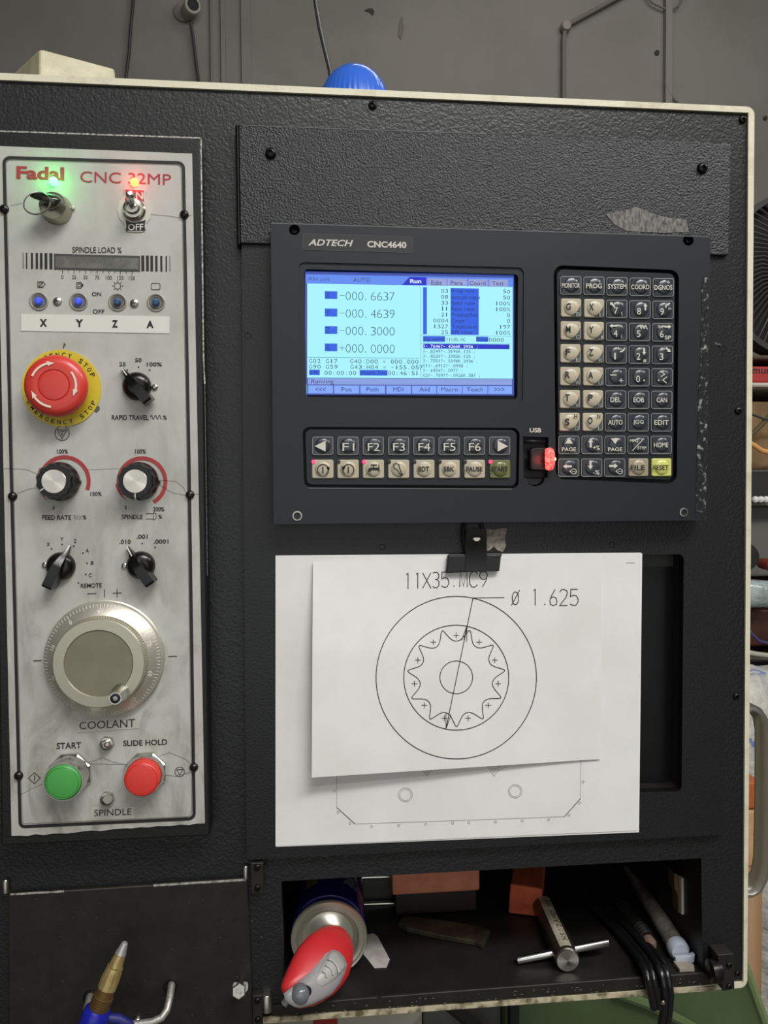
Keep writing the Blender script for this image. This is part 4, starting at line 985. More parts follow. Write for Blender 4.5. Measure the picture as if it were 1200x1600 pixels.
for r in range(9):
    for c in range(5):
        a, b = c / 4, r / 8
        x = (892 * (1 - a) + 1036.5 * a) * (1 - b) + (888.5 * (1 - a) + 1032.7 * a) * b
        y = (445.8 * (1 - a) + 449 * a) * (1 - b) + (730.7 * (1 - a) + 730.3 * a) * b
        s_ = rows[r][c]
        if s_ in sub:
            k = key('key', x, y, KBEI); g = G()
            def dh(px_, py_):
                r_ = math.hypot(px_ - x, py_ - y); T_ = ((0, .0014), (5, .0013), (9.5, .0009), (12, .0003), (12.5, 0), (40, 0))
                for (ra, ha), (rb, hb__) in zip(T_, T_[1:]):
                    if r_ <= rb: return KD + .00145 + ha + (hb__ - ha) * (r_ - ra) / (rb - ra)
                return KF
            vs_, fs_ = [], []
            for p_ in range(9):
                for q_ in range(5):
                    lx, ly = 15.8 - 17.8 * p_ / 8, -5.5 + 19.2 * p_ / 8; lx += 2.2 * math.sin(PI * p_ / 8); ly += 2.2 * math.sin(PI * p_ / 8)
                    X_, Y_ = x + lx + (15.4 - lx) * q_ / 4, y + ly + (13.3 - ly) * q_ / 4
                    vs_.append(at(X_, Y_, dh(X_, Y_)))
            for p_ in range(8):
                for q_ in range(4): m_ = p_ * 5 + q_; fs_.append((m_, m_ + 1, m_ + 6, m_ + 5))
            g.add(vs_, fs_)
            build('dark_corner', g, M('key_dark_corner', (74, 78, 82), rough=.4), k)
            g = G(); o = 2.5 if s_ == 'S' else 0
            kt(g, s_, x - 7, y - 8 + o, x + .5, y + 2.6 + o, .02)
            if s_ in 'SO': kt(g, 'H' if s_ == 'S' else 'N', x + 7.5, y - 12, x + 12.5, y - 5)
            build('key_legend', g, KINKD, k)
            g = G(); g.text(sub[s_], x + 9, y + 6.5, x + (10.5 if sub[s_] == 'I' else 14.5), y + 12.5, KF + .0009); build('key_legend', g, M('key_dim_print', (160, 160, 154), rough=.5), k)
            continue
        mat = KFILE if s_ == 'FILE' else KYEL if s_ == 'RESET' else KDARK
        k = key('key', x, y, mat)
        if mat is KDARK: outline(x, y, k)
        g = G()
        if s_ in ('MONITOR', 'SYSTEM', 'PROG', 'COORD', 'DGNOS', 'AUTO', 'JOG', 'EDIT', 'HOME', 'FILE', 'RESET', 'DEL', 'EOB', 'CAN'):
            w = {7: 14, 6: 14.3, 5: 14, 4: 11.2, 3: 8.2}[len(s_)]; w = 12.3 if s_ in ('RESET', 'PROG') else w
            kt(g, s_, x - w, y - 3.7, x + w, y + 3.9, .012)
        elif s_.isdigit():
            kt(g, s_, x - (4.5 if s_ != '1' else 3.2), y - 2.5, x + (1.5 if s_ != '1' else -.8), y + 8, .0)
            if s_ == '8': arrow(g, x + 8.5, y - 4, 0, -1, 5.5, 2.2)
            elif s_ == '2': arrow(g, x + 7.5, y - 5, 0, 1, 5.5, 2.2); kt(g, '#', x + 6, y + 7, x + 11, y + 12)
            elif s_ == '4': arrow(g, x - 5.5, y - 9, -1, 0, 5.5, 2.2); kt(g, 'X-', x + 3, y - 11, x + 10, y - 7); kt(g, '(', x + 7.5, y + 4, x + 9, y + 11)
            elif s_ == '6': arrow(g, x + 8, y - 9, 1, 0, 5.5, 2.2); kt(g, 'X+', x - 8, y - 11, x - .5, y - 7); kt(g, 'SP', x + 3, y + 5, x + 13, y + 11)
            elif s_ == '7': arrow(g, x - 7, y - 7, -1, -1, 5, 2.2); kt(g, 'Z-', x, y - 11, x + 6, y - 7); kt(g, '(', x + 7, y + 4, x + 9, y + 10)
            elif s_ == '3': arrow(g, x + 9, y - 8, 1, 1, 5, 2.2); kt(g, 'Z+', x - 3, y - 11, x + 4, y - 7)
            elif s_ == '9': g.inkcirc(x + 11, y - 3, 7, 2.2, KT, 90, 175, 40); kt(g, 'A+', x + 8, y - 4, x + 13, y)
            elif s_ == '1': g.inkcirc(x + 6, y - 11, 7, 2.2, KT, 270, 355, 40); kt(g, 'A-', x + 2, y - 11, x + 7, y - 7)
            elif s_ == '5': g.ink([(x - 1 + q * .7, y - 8 - 2.8 * math.sin(q * .95)) for q in range(20)], 1.2, KT)
            elif s_ == '0': g.inkdisc(x + 8, y + 5, 1.3, KT, 8)
        elif s_ == '-': g.ink([(x - 9, y - 3), (x + 1, y - 3)], 1.5, KT); g.ink([(x + 5, y + 5.5), (x + 11, y + 5.5)], 1.2, KT).ink([(x + 8, y + 2.5), (x + 8, y + 8.5)], 1.2, KT)
        elif s_ == '.': g.ink([(x - 3, y - 10), (x + 4, y - 5), (x - 2, y - 1)], 1.3, KT).ink([(x + 8, y - 1), (x + 1, y + 4), (x + 7, y + 9)], 1.3, KT).inkdisc(x - 5.5, y + 4.5, 1.2, KT, 8)
        elif s_ in ('PGUP', 'PGDN'):
            q = -1 if s_ == 'PGUP' else 1
            g.inkpoly([(x, y - 6 + 4.5 * q), (x + 6.5, y - 6 - 4 * q), (x - 6.5, y - 6 - 4 * q)], KT); kt(g, 'PAGE', x - 11, y + 4, x + 11, y + 10)
        elif s_ == 'MPG': kt(g, 'MPG', x - 13, y - 9, x + 0, y - 4); g.ink([(x - 9, y + 9), (x + 9, y - 10)], 1.1, KT); kt(g, 'STEP', x - 1, y + 2.5, x + 13, y + 7)
        elif s_ == 'UP': arrow(g, x - 2, y - 3, 0, -1, 7, 2.6); kt(g, '+%', x + 2, y + 1, x + 12, y + 8)
        elif s_ == 'DOWN': arrow(g, x - 2, y - 4, 0, 1, 7, 2.6); kt(g, '-%', x + 2, y + 4, x + 12, y + 11)
        elif s_ == 'LEFT': arrow(g, x - 2, y - 2, -1, 0, 7, 2.6)
        elif s_ == 'RIGHT': arrow(g, x - 2, y - 2.5, 1, 0, 7, 2.6)
        if s_ in ('LEFT', 'RIGHT'): g.inkcirc(x + 8, y + 6, 4, 1, KT, n=20).ink([(x + 5.5, y + 6), (x + 10.5, y + 6)], 1, KT).inkpoly([(x + 1, y + 6), (x + 4.5, y + 3), (x + 4.5, y + 9)], KT)
        build('key_legend', g, KINKD if mat is not KDARK else KINK, k)
# function keys
for i in range(8):
    x = 504.2 + i * 39.5; y = 696.6
    k = key('function_key', x, y, KDARK); outline(x, y, k); g = G()
    if i == 0: g.inkpoly([(x - 12.5, y + .5), (x + 4.5, y - 8), (x + 4.5, y + 9)], KT)
    elif i == 7: g.inkpoly([(x + 13, y + .5), (x - 3, y - 8), (x - 3, y + 9)], KT)
    else: kt(g, 'F%d' % i, x - 8.5, y - 4.5, x + 10, y + 8, .0)
    build('key_legend', g, KINK, k)
    y = 733
    k = key('function_key', x, y, KGRN if i == 7 else KBEI); g = G()
    if i == 0: g.inkcirc(x + .3, y + 1, 8.5, 1.4, KT, -60, 245, 60).ink([(x + .3, y - 4), (x + .3, y + 6)], 2, KT).inkpoly([(x + 6, y - 3), (x + 11.5, y - 3.5), (x + 9.5, y + 3)], KT)
    elif i == 1: g.inkcirc(x + .8, y + 1, 8.5, 1.4, KT, -55, 235, 60).ink([(x + .6, y - 4), (x + .6, y + 6)], 2, KT).inkpoly([(x - 10, y - 4), (x - 3.5, y - 4), (x - 7.5, y + 3)], KT)
    elif i == 2: g.inkpoly([(x - 8.5, y + 4), (x - 7.5, y - 1), (x - 4, y - 2.5), (x + 9, y - 2.5), (x + 9, y + 1.5), (x - 3, y + 1.5), (x - 4, y + 4)], KT).ink([(x + .5, y - 2), (x + .5, y - 6.5)], 1.6, KT).ink([(x - 4, y - 6.5), (x + 6, y - 6.5)], 1.6, KT).ink([(x + 9, y - 8), (x + 9, y + 4)], 1.4, KT).ink([(x - 9, y + 6), (x - 12, y + 10)], .9, KT).ink([(x - 7, y + 6), (x - 7.5, y + 10)], .9, KT).ink([(x - 5, y + 6), (x - 3, y + 10)], .9, KT)
    elif i == 3: g.ink([(x - 8, y - 7), (x - 4, y - 9.5), (x + 1, y - 7), (x + 1.5, y - 2), (x + 5.5, y + 8), (x + 3.5, y + 9), (x - 2, y + 1), (x - 6, y - 1)], 1.3, KT, True).inkcirc(x + 5, y + 9, 1.8, .9, KT, n=14)
    else:
        s_ = {4: 'BDT', 5: 'SBK', 6: 'PAUSE', 7: 'START'}[i]; w = 8.5 if len(s_) == 3 else 13
        kt(g, s_, x - w, y - 4, x + w, y + 3.8, .025)
    build('key_legend', g, KINKD, k)
    lit = i in (0, 2, 7)
    g = G().lathe(at(x - 14.5, y - 11.5, KF - .0002), [(0, 0), (SW(3.2), 0), (SW(3), .0006), (0, .0011)], 14)
    build('key_lamp', g, M('key_lamp_red', (255, 60, 110), emit=1.1) if lit else M('key_lamp_off', (52, 50, 48), rough=.4), k, **(dict(label='lit red lamp') if lit else {}))

# ================================================================ usb stick
t = thing('usb_stick', 'small black memory stick with a glowing red faceted end plugged in left of the keypad', 'memory stick', at(840, 718, DC - .004))
build('body', G().slab(rnd(UV([(828, 703), (833, 699.5), (853, 699), (853, 736), (831, 735), (828, 731)], DC + .004), .0006), DC - .0030, DC + .004, bev=.001), M('usb_black', (22, 16, 18), rough=.3), t)
g = G().text('SanDisk', 832.5, 713, 850, 718.5, DC + .0042); g.ink([(838, 724), (848, 724)], .8, DC + .0042)
build('faint_lettering', g, M('usb_print', (92, 52, 54), rough=.5), t)
def usb_end():
    c = at(852, 717.5, DC + .003); ax = Vector((1, -.35, 0)).normalized()
    pr = [(0, 0), (.0074, .0), (.0080, .0012), (.0084, .0036), (.0072, .0058), (.0040, .0068), (0, .0070)]
    return c, ax, pr
c, ax, pr = usb_end()
m = M('glowing_red_acrylic', (255, 84, 80), rough=.12, coat=.6)
nt = m.node_tree; b = nt.nodes['Principled BSDF']; vo = nt.nodes.new('ShaderNodeTexVoronoi'); vo.inputs['Scale'].default_value = 520
tc = nt.nodes.new('ShaderNodeTexCoord'); nt.links.new(tc.outputs['Object'], vo.inputs['Vector'])
rp = nt.nodes.new('ShaderNodeValToRGB'); rp.color_ramp.elements[0].color = (1, .03, .02, 1); rp.color_ramp.elements[1].color = (1, .45, .4, 1); rp.color_ramp.elements[0].position = .3
nt.links.new(vo.outputs['Distance'], rp.inputs['Fac']); nt.links.new(rp.outputs['Color'], b.inputs['Emission Color']); b.inputs['Emission Strength'].default_value = .75
build('glowing_end', G().lathe(c, pr, 14, axis=ax), m, t, smooth=10)
ec = at(854, 717, DC + .0115)
build('lamp_core', G().lathe(c, [(0, .0060), (.0011, .0064), (.0011, .0074), (0, .0078)], 12, axis=ax), M('hot_core', (255, 220, 120), emit=4), t)
l = bpy.data.lights.new('stick_light', 'POINT'); l.energy = .0025; l.color = (1, .06, .05); l.shadow_soft_size = .003
lo = bpy.data.objects.new('stick_light', l); COL.objects.link(lo); lo.parent = t; lo.location = ec - ORG[t.name] + Vector((0, -.004, 0))

# ================================================================ drawings and clip
def sheet(name, quad, dfun, label, n=16, th=.00025):
    vs = []; fs = []
    for j in range(n + 1):
        for i in range(n + 1):
            a, b = i / n, j / n
            x = (quad[0][0] * (1 - a) + quad[1][0] * a) * (1 - b) + (quad[3][0] * (1 - a) + quad[2][0] * a) * b
            y = (quad[0][1] * (1 - a) + quad[1][1] * a) * (1 - b) + (quad[3][1] * (1 - a) + quad[2][1] * a) * b
            vs.append(at(x, y, dfun(x, y)))
    for j in range(n):
        for i in range(n):
            k = j * (n + 1) + i; fs.append((k, k + 1, k + n + 2, k + n + 1))
    m = len(vs); vs += [v + Vector((0, th, 0)) for v in vs]; fs += [tuple(q + m for q in reversed(f)) for f in fs]
    e = [i for i in range(n + 1)] + [(n + 1) * j + n for j in range(1, n + 1)] + [(n + 1) * n + i for i in range(n - 1, -1, -1)] + [(n + 1) * j for j in range(n - 1, 0, -1)]
    for p, q in zip(e, e[1:] + e[:1]): fs.append((p, p + m, q + m, q))
    return build(name, G().add(vs, fs), PAPER, None, smooth=60, label=label, category='paper sheet')
DA = lambda x, y: .0068 + .0003 * math.sin((y - 860) / 60) + .0005 * max(0, (x - 900) / 100)
sheet('drawing_sheet', [(432, 869), (1003.5, 864.5), (998.5, 1300.5), (431.5, 1323.5)], lambda x, y: DA(x, y) - .0005, 'blank white sheet lying right behind the plate drawing, its edge just showing', 12)
low = sheet('drawing_sheet', [(430.5, 868), (1001, 863.5), (997, 1297.5), (430.5, 1322.5)], DA, 'large white sheet with a faint grey plate outline, under the gear drawing')
DI = lambda x, y: DA(x, y) + .0002
PO = Each('plate_outline', M('faint_print', (150, 150, 148), rough=.8), low); o_ = lambda x, y: (420 + x / 1.818, 1150 + y / 1.818)
PO.new().ink([o_(193, 60), o_(193, 120), o_(193, 203)], .7, DI).ink([o_(245, 250), o_(540, 240), o_(840, 229)], .7, DI).ink([o_(887, 60), o_(886, 177)], .6, DI)
for x, y, r in ((388, 167, 11), (700, 157, 10.5)):
    X, Y = o_(x, y); PO.new().inkcirc(X, Y, r, .7, DI, n=30).inkcirc(X, Y, r * .8, .6, DI, n=30)
for x, y in ((186, 156), (197, 216), (231, 248), (292, 257), (369, 254), (446, 250), (522, 247), (568, 246), (644, 244), (720, 241), (795, 238), (853, 225), (883, 190), (893, 130)):
    X, Y = o_(x, y); PO.new().inkcirc(X, Y, 1.8, .7, DI, n=12)
for cx_, sg in ((450, -1), (640, 1)):
    X, Y = o_(cx_, 104); PO.new().ink([(X - 12, Y - 12), (X, Y + 6), (X + 11, Y - 12)], .7, DI).ink([(X - 8, Y - 12), (X, Y + 1), (X + 7, Y - 12)], .6, DI).inkcirc(X, Y - 5, 1.6, .6, DI, n=10)
PO.new().ink([(778, 1205), (800, 1192)], .6, DI)
PO.new().ink([(978, 879.5), (992, 879.5)], .8, DI)
PO.done()
g = G().ink([o_(193, 203), o_(245, 250)], 1.1, DI).ink([o_(840, 229), o_(886, 177)], 1.1, DI); build('corner_lines', g, M('mid_print', (70, 70, 70), rough=.8), low)
def DB(x, y):
    s_ = (x - 489) / 450; q = (y - 868) / 330
    s_ = max(0, min(1, s_)); q = max(0, min(1, q))
    return .0078 + .0075 * (1 - s_) ** 2 * min(1, q * 2.2) + .004 * q * (1 - s_) + .0016 * q * s_ + .0012 * math.sin(s_ * 5) * q
up = sheet('drawing_sheet', [(489, 878), (940, 864.5), (938.5, 1186), (487, 1215)], DB, 'smaller white sheet with the gear drawing, held in front under the black clip', 28)
DJ = lambda x, y: DB(x, y) + .00022
g = G(); cx_, cy_ = 713, 1058.8
g.ink([(cx_ + 125.3 * math.cos(t_), cy_ + 127 * math.sin(t_)) for t_ in [2 * PI * k / 120 for k in range(120)]], 1.3, DJ, True)
g.inkcirc(cx_, cy_, 82, 1.3, DJ, n=96).inkcirc(cx_, cy_ - .5, 25.6, 1.2, DJ, n=40)
pts = []
N_ = 11 * 24
for k in range(N_):
    t_ = 2 * PI * k / N_; ph = (t_ - PI / 2 - .005) * 11       # 0 at a hollow
    u_ = .5 - .5 * math.cos(ph); rad = 57.2 + 19.3 * (u_ ** 1.15)
    sk = .045 * math.sin(ph) * 0
    # pinch the tips, widen the hollows
    tt = t_ + .048 * math.sin(ph)
    pts.append((cx_ + rad * math.cos(tt), cy_ - rad * math.sin(tt)))
g.ink(pts, 1.2, DJ, True)
for k in range(11):
    a = PI / 2 + 2 * PI * k / 11; x, y = cx_ + 66 * math.cos(a), cy_ - 66 * math.sin(a)
    g.ink([(x - 4.5, y), (x + 4.5, y)], 1, DJ).ink([(x, y - 4.5), (x, y + 4.5)], 1, DJ)
ln = [(738.9 + (697 - 738.9) * k / 12, 935.4 + (1138.7 - 935.4) * k / 12) for k in range(13)]
g.ink(ln, 1.2, DJ); g.ink([(738.9, 934.3), (763, 934), (788, 933.6)], 1.2, DJ)
g.ink([(730, 977), (721, 1001)], 1, DJ).ink([(730, 977), (729, 1003)], 1, DJ).ink([(697, 1139), (697, 1113)], 1, DJ).ink([(697, 1139), (705, 1116)], 1, DJ).ink([(730, 977), (725, 1000)], 1.3, DJ)
def strokes(g, ch, x0, y0, x1, y1, w=1.3):
    S = {'1': [[(.1, .08), (.6, 0), (.6, 1)]], 'X': [[(0, 0), (1, 1)], [(1, 0), (0, 1)]],
         '3': [[(.05, .05), (.3, 0), (.7, 0), (.95, .12), (.95, .36), (.7, .46), (.4, .47)], [(.7, .46), (1, .6), (1, .84), (.7, 1), (.3, 1), (0, .9)]],
         '5': [[(.95, 0), (.1, 0), (.05, .45), (.4, .36), (.8, .4), (1, .6), (1, .78), (.75, .97), (.4, 1), (0, .9)]],
         'M': [[(0, 1), (.08, 0), (.5, .95), (.92, 0), (1, 1)]], 'C': [[(1, .18), (.8, .02), (.45, 0), (.12, .15), (0, .45), (.05, .8), (.3, 1), (.7, 1), (1, .85)]],
         '9': [[(1, .22), (.9, .42), (.6, .52), (.25, .48), (0, .3), (.1, .08), (.45, 0), (.85, .05), (1, .22), (.85, .6), (.35, 1)]],
         '6': [[(.75, 0), (.25, .4), (.02, .7), (.12, .93), (.5, 1), (.9, .93), (1, .72), (.85, .52), (.5, .46), (.15, .55)]],
         '2': [[(.02, .18), (.2, .03), (.55, 0), (.9, .08), (.98, .26), (.8, .5), (.02, 1), (1, 1)]]}[ch]
    for l in S: g.ink([(x0 + (x1 - x0) * a, y0 + (y1 - y0) * b) for a, b in l], w, DJ)
z = lambda a: 560 + a / 3.158
for ch, a, b, t0, t1 in (('1', 234, 253, 113, 190), ('1', 283, 300, 112, 188), ('X', 317, 358, 110, 187), ('3', 366, 398, 108, 184), ('5', 409, 446, 107, 182), ('M', 500, 538, 105, 181), ('C', 548, 588, 105, 180), ('9', 598, 636, 104, 180)):
    strokes(g, ch, z(a), 860 + t0 / 3.158, z(b), 860 + t1 / 3.158)
g.inkdisc(z(473), 860 + 176 / 3.158, 1, DJ, 8).inkdisc(z(920), 860 + 266 / 3.158, 1, DJ, 8)
for ch, a, b in (('1', 862, 880), ('6', 944, 980), ('2', 993, 1032), ('5', 1045, 1084)): strokes(g, ch, z(a), 860 + 192 / 3.158, z(b), 860 + 272 / 3.158)
g.ink([(z(775) + 5 * math.cos(q * PI / 10), 860 + 236 / 3.158 + 10 * math.sin(q * PI / 10)) for q in range(20)], 1.3, DJ, True).ink([(z(755), 860 + 272 / 3.158), (z(796), 860 + 196 / 3.158)], 1.3, DJ)
build('gear_drawing', g, INKB, up)

# residue patch behind the clip
g = G(); rp_ = [(759, 826), (772, 827), (786, 824), (793, 826), (789, 842), (791, 853), (786, 863), (778, 861), (772, 855), (764, 861), (757, 862)]
g.slab(UV(rp_, .0075), .006, .0075, bev=.0004)
build('tape_residue', g, M('crusty_tape', (150, 146, 134), rough=.8, c2=(110, 104, 92), nscale=300, bump=.8, bscale=500), None, label='crusty grey tape remnant on the black panel beside the clip', category='tape residue')
# clip
t = thing('binder_clip', 'black metal clip holding the paper drawings below the controller', 'clip', at(740, 893, .01))
CLM = M('black_clip_metal', (20, 20, 21), rough=.42, metal=.0, bump=.1, bscale=200)
g = G().slab(rnd(UV([(700, 868), (783.5, 866.5), (782, 880), (780.5, 892.5), (697, 895.5), (699, 882)], .013), .0006), .0095, .0128, bev=.0006)
build('jaw', g, CLM, t)
g = G().tube([at(701, 868, .0095), at(726, 867.6, .0105), at(740, 867, .011), at(760, 866.8, .0105), at(783, 866.4, .0095)], .0014, 10)
build('jaw_spring', g, CLM, t)
g = G()
LV = [(727, 866, 761, 865, .013), (727.5, 848, 760.5, 847, .017), (728, 834, 760.5, 833, .020), (731, 827, 759, 826.5, .021)]
pa, pb = [], []
for x0, y0, x1, y1, d in [(728, 893, 761, 892, .0135)] + LV:
    pa += [at(x0, y0, d), at(x1, y1, d)]; pb += [at(x0, y0, d - .0012), at(x1, y1, d - .0012)]
n = len(pa) // 2
vs = pa + pb; m = len(pa); fs = []
for k in range(n - 1): fs += [(2 * k, 2 * k + 1, 2 * k + 3, 2 * k + 2), (m + 2 * k, m + 2 * k + 2, m + 2 * k + 3, m + 2 * k + 1), (2 * k, 2 * k + 2, m + 2 * k + 2, m + 2 * k), (2 * k + 1, m + 2 * k + 1, m + 2 * k + 3, 2 * k + 3)]
fs += [(2 * n - 2, 2 * n - 1, m + 2 * n - 1, m + 2 * n - 2), (0, m, m + 1, 1)]
g.add(vs, fs); lev = build('front_lever', g, CLM, t, smooth=30)
g = G().inkpoly([(739, 842), (741.5, 840), (748.5, 840), (751, 842), (747, 845.5), (742.5, 845.5)], .0190); build('lever_slot', g, M('slot_glint', (190, 188, 180), rough=.3, metal=.6), lev)
g = G().tube([at(733, 860, .0088), at(724.5, 850, .009), at(724, 826, .0105), at(728, 817.5, .012), at(734, 815.5, .0125), at(747, 815.5, .0125), at(752, 818, .012), at(754, 826, .011), at(755, 850, .009)], .0016, 8, flat=.6)
build('back_lever', g, CLM, t)
g = G().slab(rnd(UV([(726, 816), (752, 816), (753, 862), (725, 862)], .0100), .001), .0083, .0100, bev=.0004); build('back_lever_plate', g, CLM, t)

# ================================================================ on top of the cabinet
def topz(px): 
    a, b = at(-140, 107.5, .002), at(1179, 167, .002); u = at(px, 140, .002).x
    return a.z + (b.z - a.z) * (u - a.x) / (b.x - a.x)
def ontop(px, d):
    """point on the cabinet top seen at column px, d behind the front"""
    p = at(px, 140, d); a, b = at(-140, 107.5, .002), at(1179, 167, .002)
    return Vector((p.x, -d, a.z + (b.z - a.z) * (p.x - a.x) / (b.x - a.x)))
c = ontop(553.5, -.09); H = at(553.5, 107, -.09).z - c.z
t = thing('beacon_light', 'blue ribbed warning beacon dome on top of the cabinet', 'beacon', c)
build('collar', G().lathe(c, [(0, 0), (.034, 0), (.034, .006), (.03, .008), (0, .008)], 40, axis=Vector((0, 0, 1))), SCREWB, t)
def rib(t_, r, h): return 1 + (.012 * math.cos(44 * t_) if h < H * .62 else 0)
R_ = .0335
pr = [(R_, .006)] + [(R_ * math.cos(q) ** .75, .008 + (H - .008) * math.sin(q)) for q in [PI / 2 * k / 9 for k in range(9)]] + [(0, H)]
build('dome', G().lathe(c, pr, 176, axis=Vector((0, 0, 1)), mod=rib), M('translucent_blue', (48, 98, 196), rough=.24, coat=.4, emit=.06), t)
p = [ontop(519, -.13) + Vector((0, 0, .001)), at(516, 112, -.13), at(508, 80, -.13), at(500, 45, -.13), at(494, 10, -.13), at(488, -40, -.13), at(470, -300, -.13)]
build('antenna_cable', G().tube(p, [.0021, .002, .0019, .0021, .0019, .002, .002], 8), M('rubber_cable', (46, 46, 46), rough=.4, bump=.4, bscale=200), None, label='thick black cable rising from the cabinet top beside the blue beacon', category='cable')
B0, BL, BR = ontop(60, -.05), ontop(14, -.13), ontop(187, -.08)
e1, e2 = BR - B0, BL - B0; BB = BR + e2
T0 = at(62, 75, -.055); TR = at(180, 107, -.08); TL = at(15, 119, -.13); 
TB = TR + e2 * .95; TBL = TL + e1 * .1 + Vector((0, .02, .0))
for q in (BB, TB): q.z = min(q.z, q.z)
g = G().add([B0, BR, BB, BL, T0, TR, TR + e2 * .9, TL, T0 + e2 * .3 + Vector((0, .05, -.004))], [(0, 1, 5, 4), (1, 2, 6, 5), (2, 3, 7, 6), (3, 0, 4, 7), (4, 5, 6, 8), (4, 8, 7), (8, 6, 7), (0, 3, 2, 1)])
o = build('beige_cover', g, M('beige_plastic_cover', (196, 190, 160), rough=.55, c2=(178, 172, 142), nscale=60, bump=.2, bscale=300), None, smooth=0, label='beige slanted plastic cover lying on the cabinet top at the left', category='cover')
bv = o.modifiers.new('soft', 'BEVEL'); bv.width = .0022; bv.segments = 3; bv.limit_method = 'ANGLE'
g = G().inkpoly([(104, 116), (112, 113.5), (122, 116), (118, 119), (106, 119)], -.052)

# ================================================================ inside the shelf
def flr(px, d):
    a, b = at(443, 1568, 0), at(1098, 1519, 0); u = at(px, 1545, d).x
    return a.z + (b.z - a.z) * (u - a.x) / (b.x - a.x)
# spray can lying with its nozzle towards the room
cr = .0300; cu = at(514, 1458, -.03); c = Vector((cu.x, .03, flr(514, -.03) + cr + .0006))
t = thing('aerosol_can', 'dark blue spray can lying in the shelf with a red and grey trigger nozzle', 'spray can', c)
yax = Vector((.03, 1, 0)).normalized()
build('can_body', G().lathe(c, [(0, .008), (.0292, .008), (.0296, .0082), (.0298, .0085), (.0298, .155), (.029, .158), (0, .158)], 48, axis=yax), M('dark_blue_can', (22, 24, 92), rough=.25, metal=.3, coat=.5), t)
CANM = M('tinned_steel', (206, 204, 190), rough=.34, metal=.85)
build('can_shoulder', G().lathe(c, [(.0285, .003), (.0298, .001), (.0302, -.0006), (.0296, -.0018), (.0284, -.0014), (.0276, .0008), (.0264, .0012), (.0250, -.0004), (.0238, -.0022), (.0226, -.0016), (.0210, .0020), (.0190, .0030), (.0150, .0010), (.0120, -.0030), (.0, -.0034)], 64, axis=yax), CANM, t)
g = G()
for k, ch in enumerate('STEEL'):
    a = math.radians(35 - k * 4.5)
g = G().ink([(487, 1366), (486, 1380), (498, 1386)], 1, -.03)
# band of lighter print on the can's right flank
vs = []; fs = []
for k in range(7):
    a = math.radians(66 - k * 5); dv = Vector((math.cos(a), 0, math.sin(a)))
    vs += [c + dv * .03 + yax * .03, c + dv * .03 + yax * .14]
fs = [(2 * k, 2 * k + 1, 2 * k + 3, 2 * k + 2) for k in range(6)]
build('can_label', G().add(vs, fs), M('can_label_print', (150, 150, 158), rough=.4, c2=(40, 42, 100), nscale=90, ramp=(.45, .55)), t)
vs = []; fs = []
for k in range(5):
    a = math.radians(128 - k * 5); dv = Vector((math.cos(a), 0, math.sin(a)))
    vs += [c + dv * .03 + yax * .03, c + dv * .03 + yax * .14]
fs = [(2 * k, 2 * k + 1, 2 * k + 3, 2 * k + 2) for k in range(4)]
build('can_label', G().add(vs, fs), M('can_label_yellow', (140, 130, 50), rough=.4), t)
zz = lambda a, b: (400 + a / 5, 1360 + b / 5)
A0, A1 = zz(600, 430), zz(250, 1010)
def nd(x, y):
    ax_, ay = A1[0] - A0[0], A1[1] - A0[1]; s_ = ((x - A0[0]) * ax_ + (y - A0[1]) * ay) / (ax_ ** 2 + ay ** 2)
    return -.022 + .052 * max(-.1, min(1.15, s_)) ** .8 if s_ > 0 else -.022
RO = [zz(*p) for p in ((600, 425), (540, 435), (470, 468), (400, 520), (330, 600), (280, 690), (240, 780), (205, 860), (190, 915), (205, 955), (245, 1020), (290, 1062), (340, 1080), (450, 1060), (540, 1015), (620, 960), (680, 890), (725, 820), (755, 720), (765, 620), (745, 535), (700, 465), (655, 435))]
REDP = M('red_nozzle_plastic', (196, 44, 48), rough=.38)
build('red_nozzle_cap', pillow(G(), RO, nd, .012, .010, 7, cen=zz(480, 760)), REDP, t, smooth=60)
GO = [zz(*p) for p in ((600, 602), (560, 612), (520, 650), (470, 700), (400, 785), (330, 860), (270, 915), (215, 960), (225, 1010), (260, 1045), (300, 1068), (345, 1074), (440, 1048), (520, 1010), (590, 965), (655, 885), (695, 800), (712, 735), (690, 680), (650, 625))]
GRP = M('grey_nozzle_plastic', (140, 138, 138), rough=.42)
build('grey_insert', pillow(G(), GO, lambda x, y: nd(x, y) + .0085, .0052, .002, 5, cen=zz(470, 850)), GRP, t, smooth=60)
TO = [zz(*p) for p in ((605, 625), (570, 650), (520, 720), (470, 800), (450, 850), (470, 900), (510, 920), (570, 890), (640, 830), (690, 770), (700, 735), (670, 690), (640, 650))]
tr = build('trigger_button', pillow(G(), TO, lambda x, y: nd(x, y) + .0118, .0040, .002, 5), M('light_grey_trigger', (162, 160, 158), rough=.38), t, smooth=60)
g = G()
for pts in (((565, 690), (600, 705), (635, 745), (650, 800)), ((545, 735), (575, 755), (600, 785), (605, 815)), ((520, 785), (545, 800), (555, 835))):
    q = [zz(*p) for p in pts]; g.tube([at(x, y, nd(x, y) + .0162) for x, y in q], .0008, 8)
build('grip_ridge', g, M('trigger_ridge', (176, 174, 172), rough=.35), tr)
q = zz(345, 970); cc = at(q[0], q[1], nd(*q) + .012)
build('nozzle_ball', G().lathe(cc, [(.0062, -.004), (.0066, 0), (.0058, .003), (.0035, .0048), (0, .0054)], 24), M('smoky_nozzle', (104, 106, 112), rough=.2, coat=.6), t)
build('nozzle_slot', G().lathe(at(*zz(385, 945), nd(*zz(385, 945)) + .0125), [(0, 0), (.0045, 0), (.0042, .0012), (0, .0016)], 16), DARK, t)
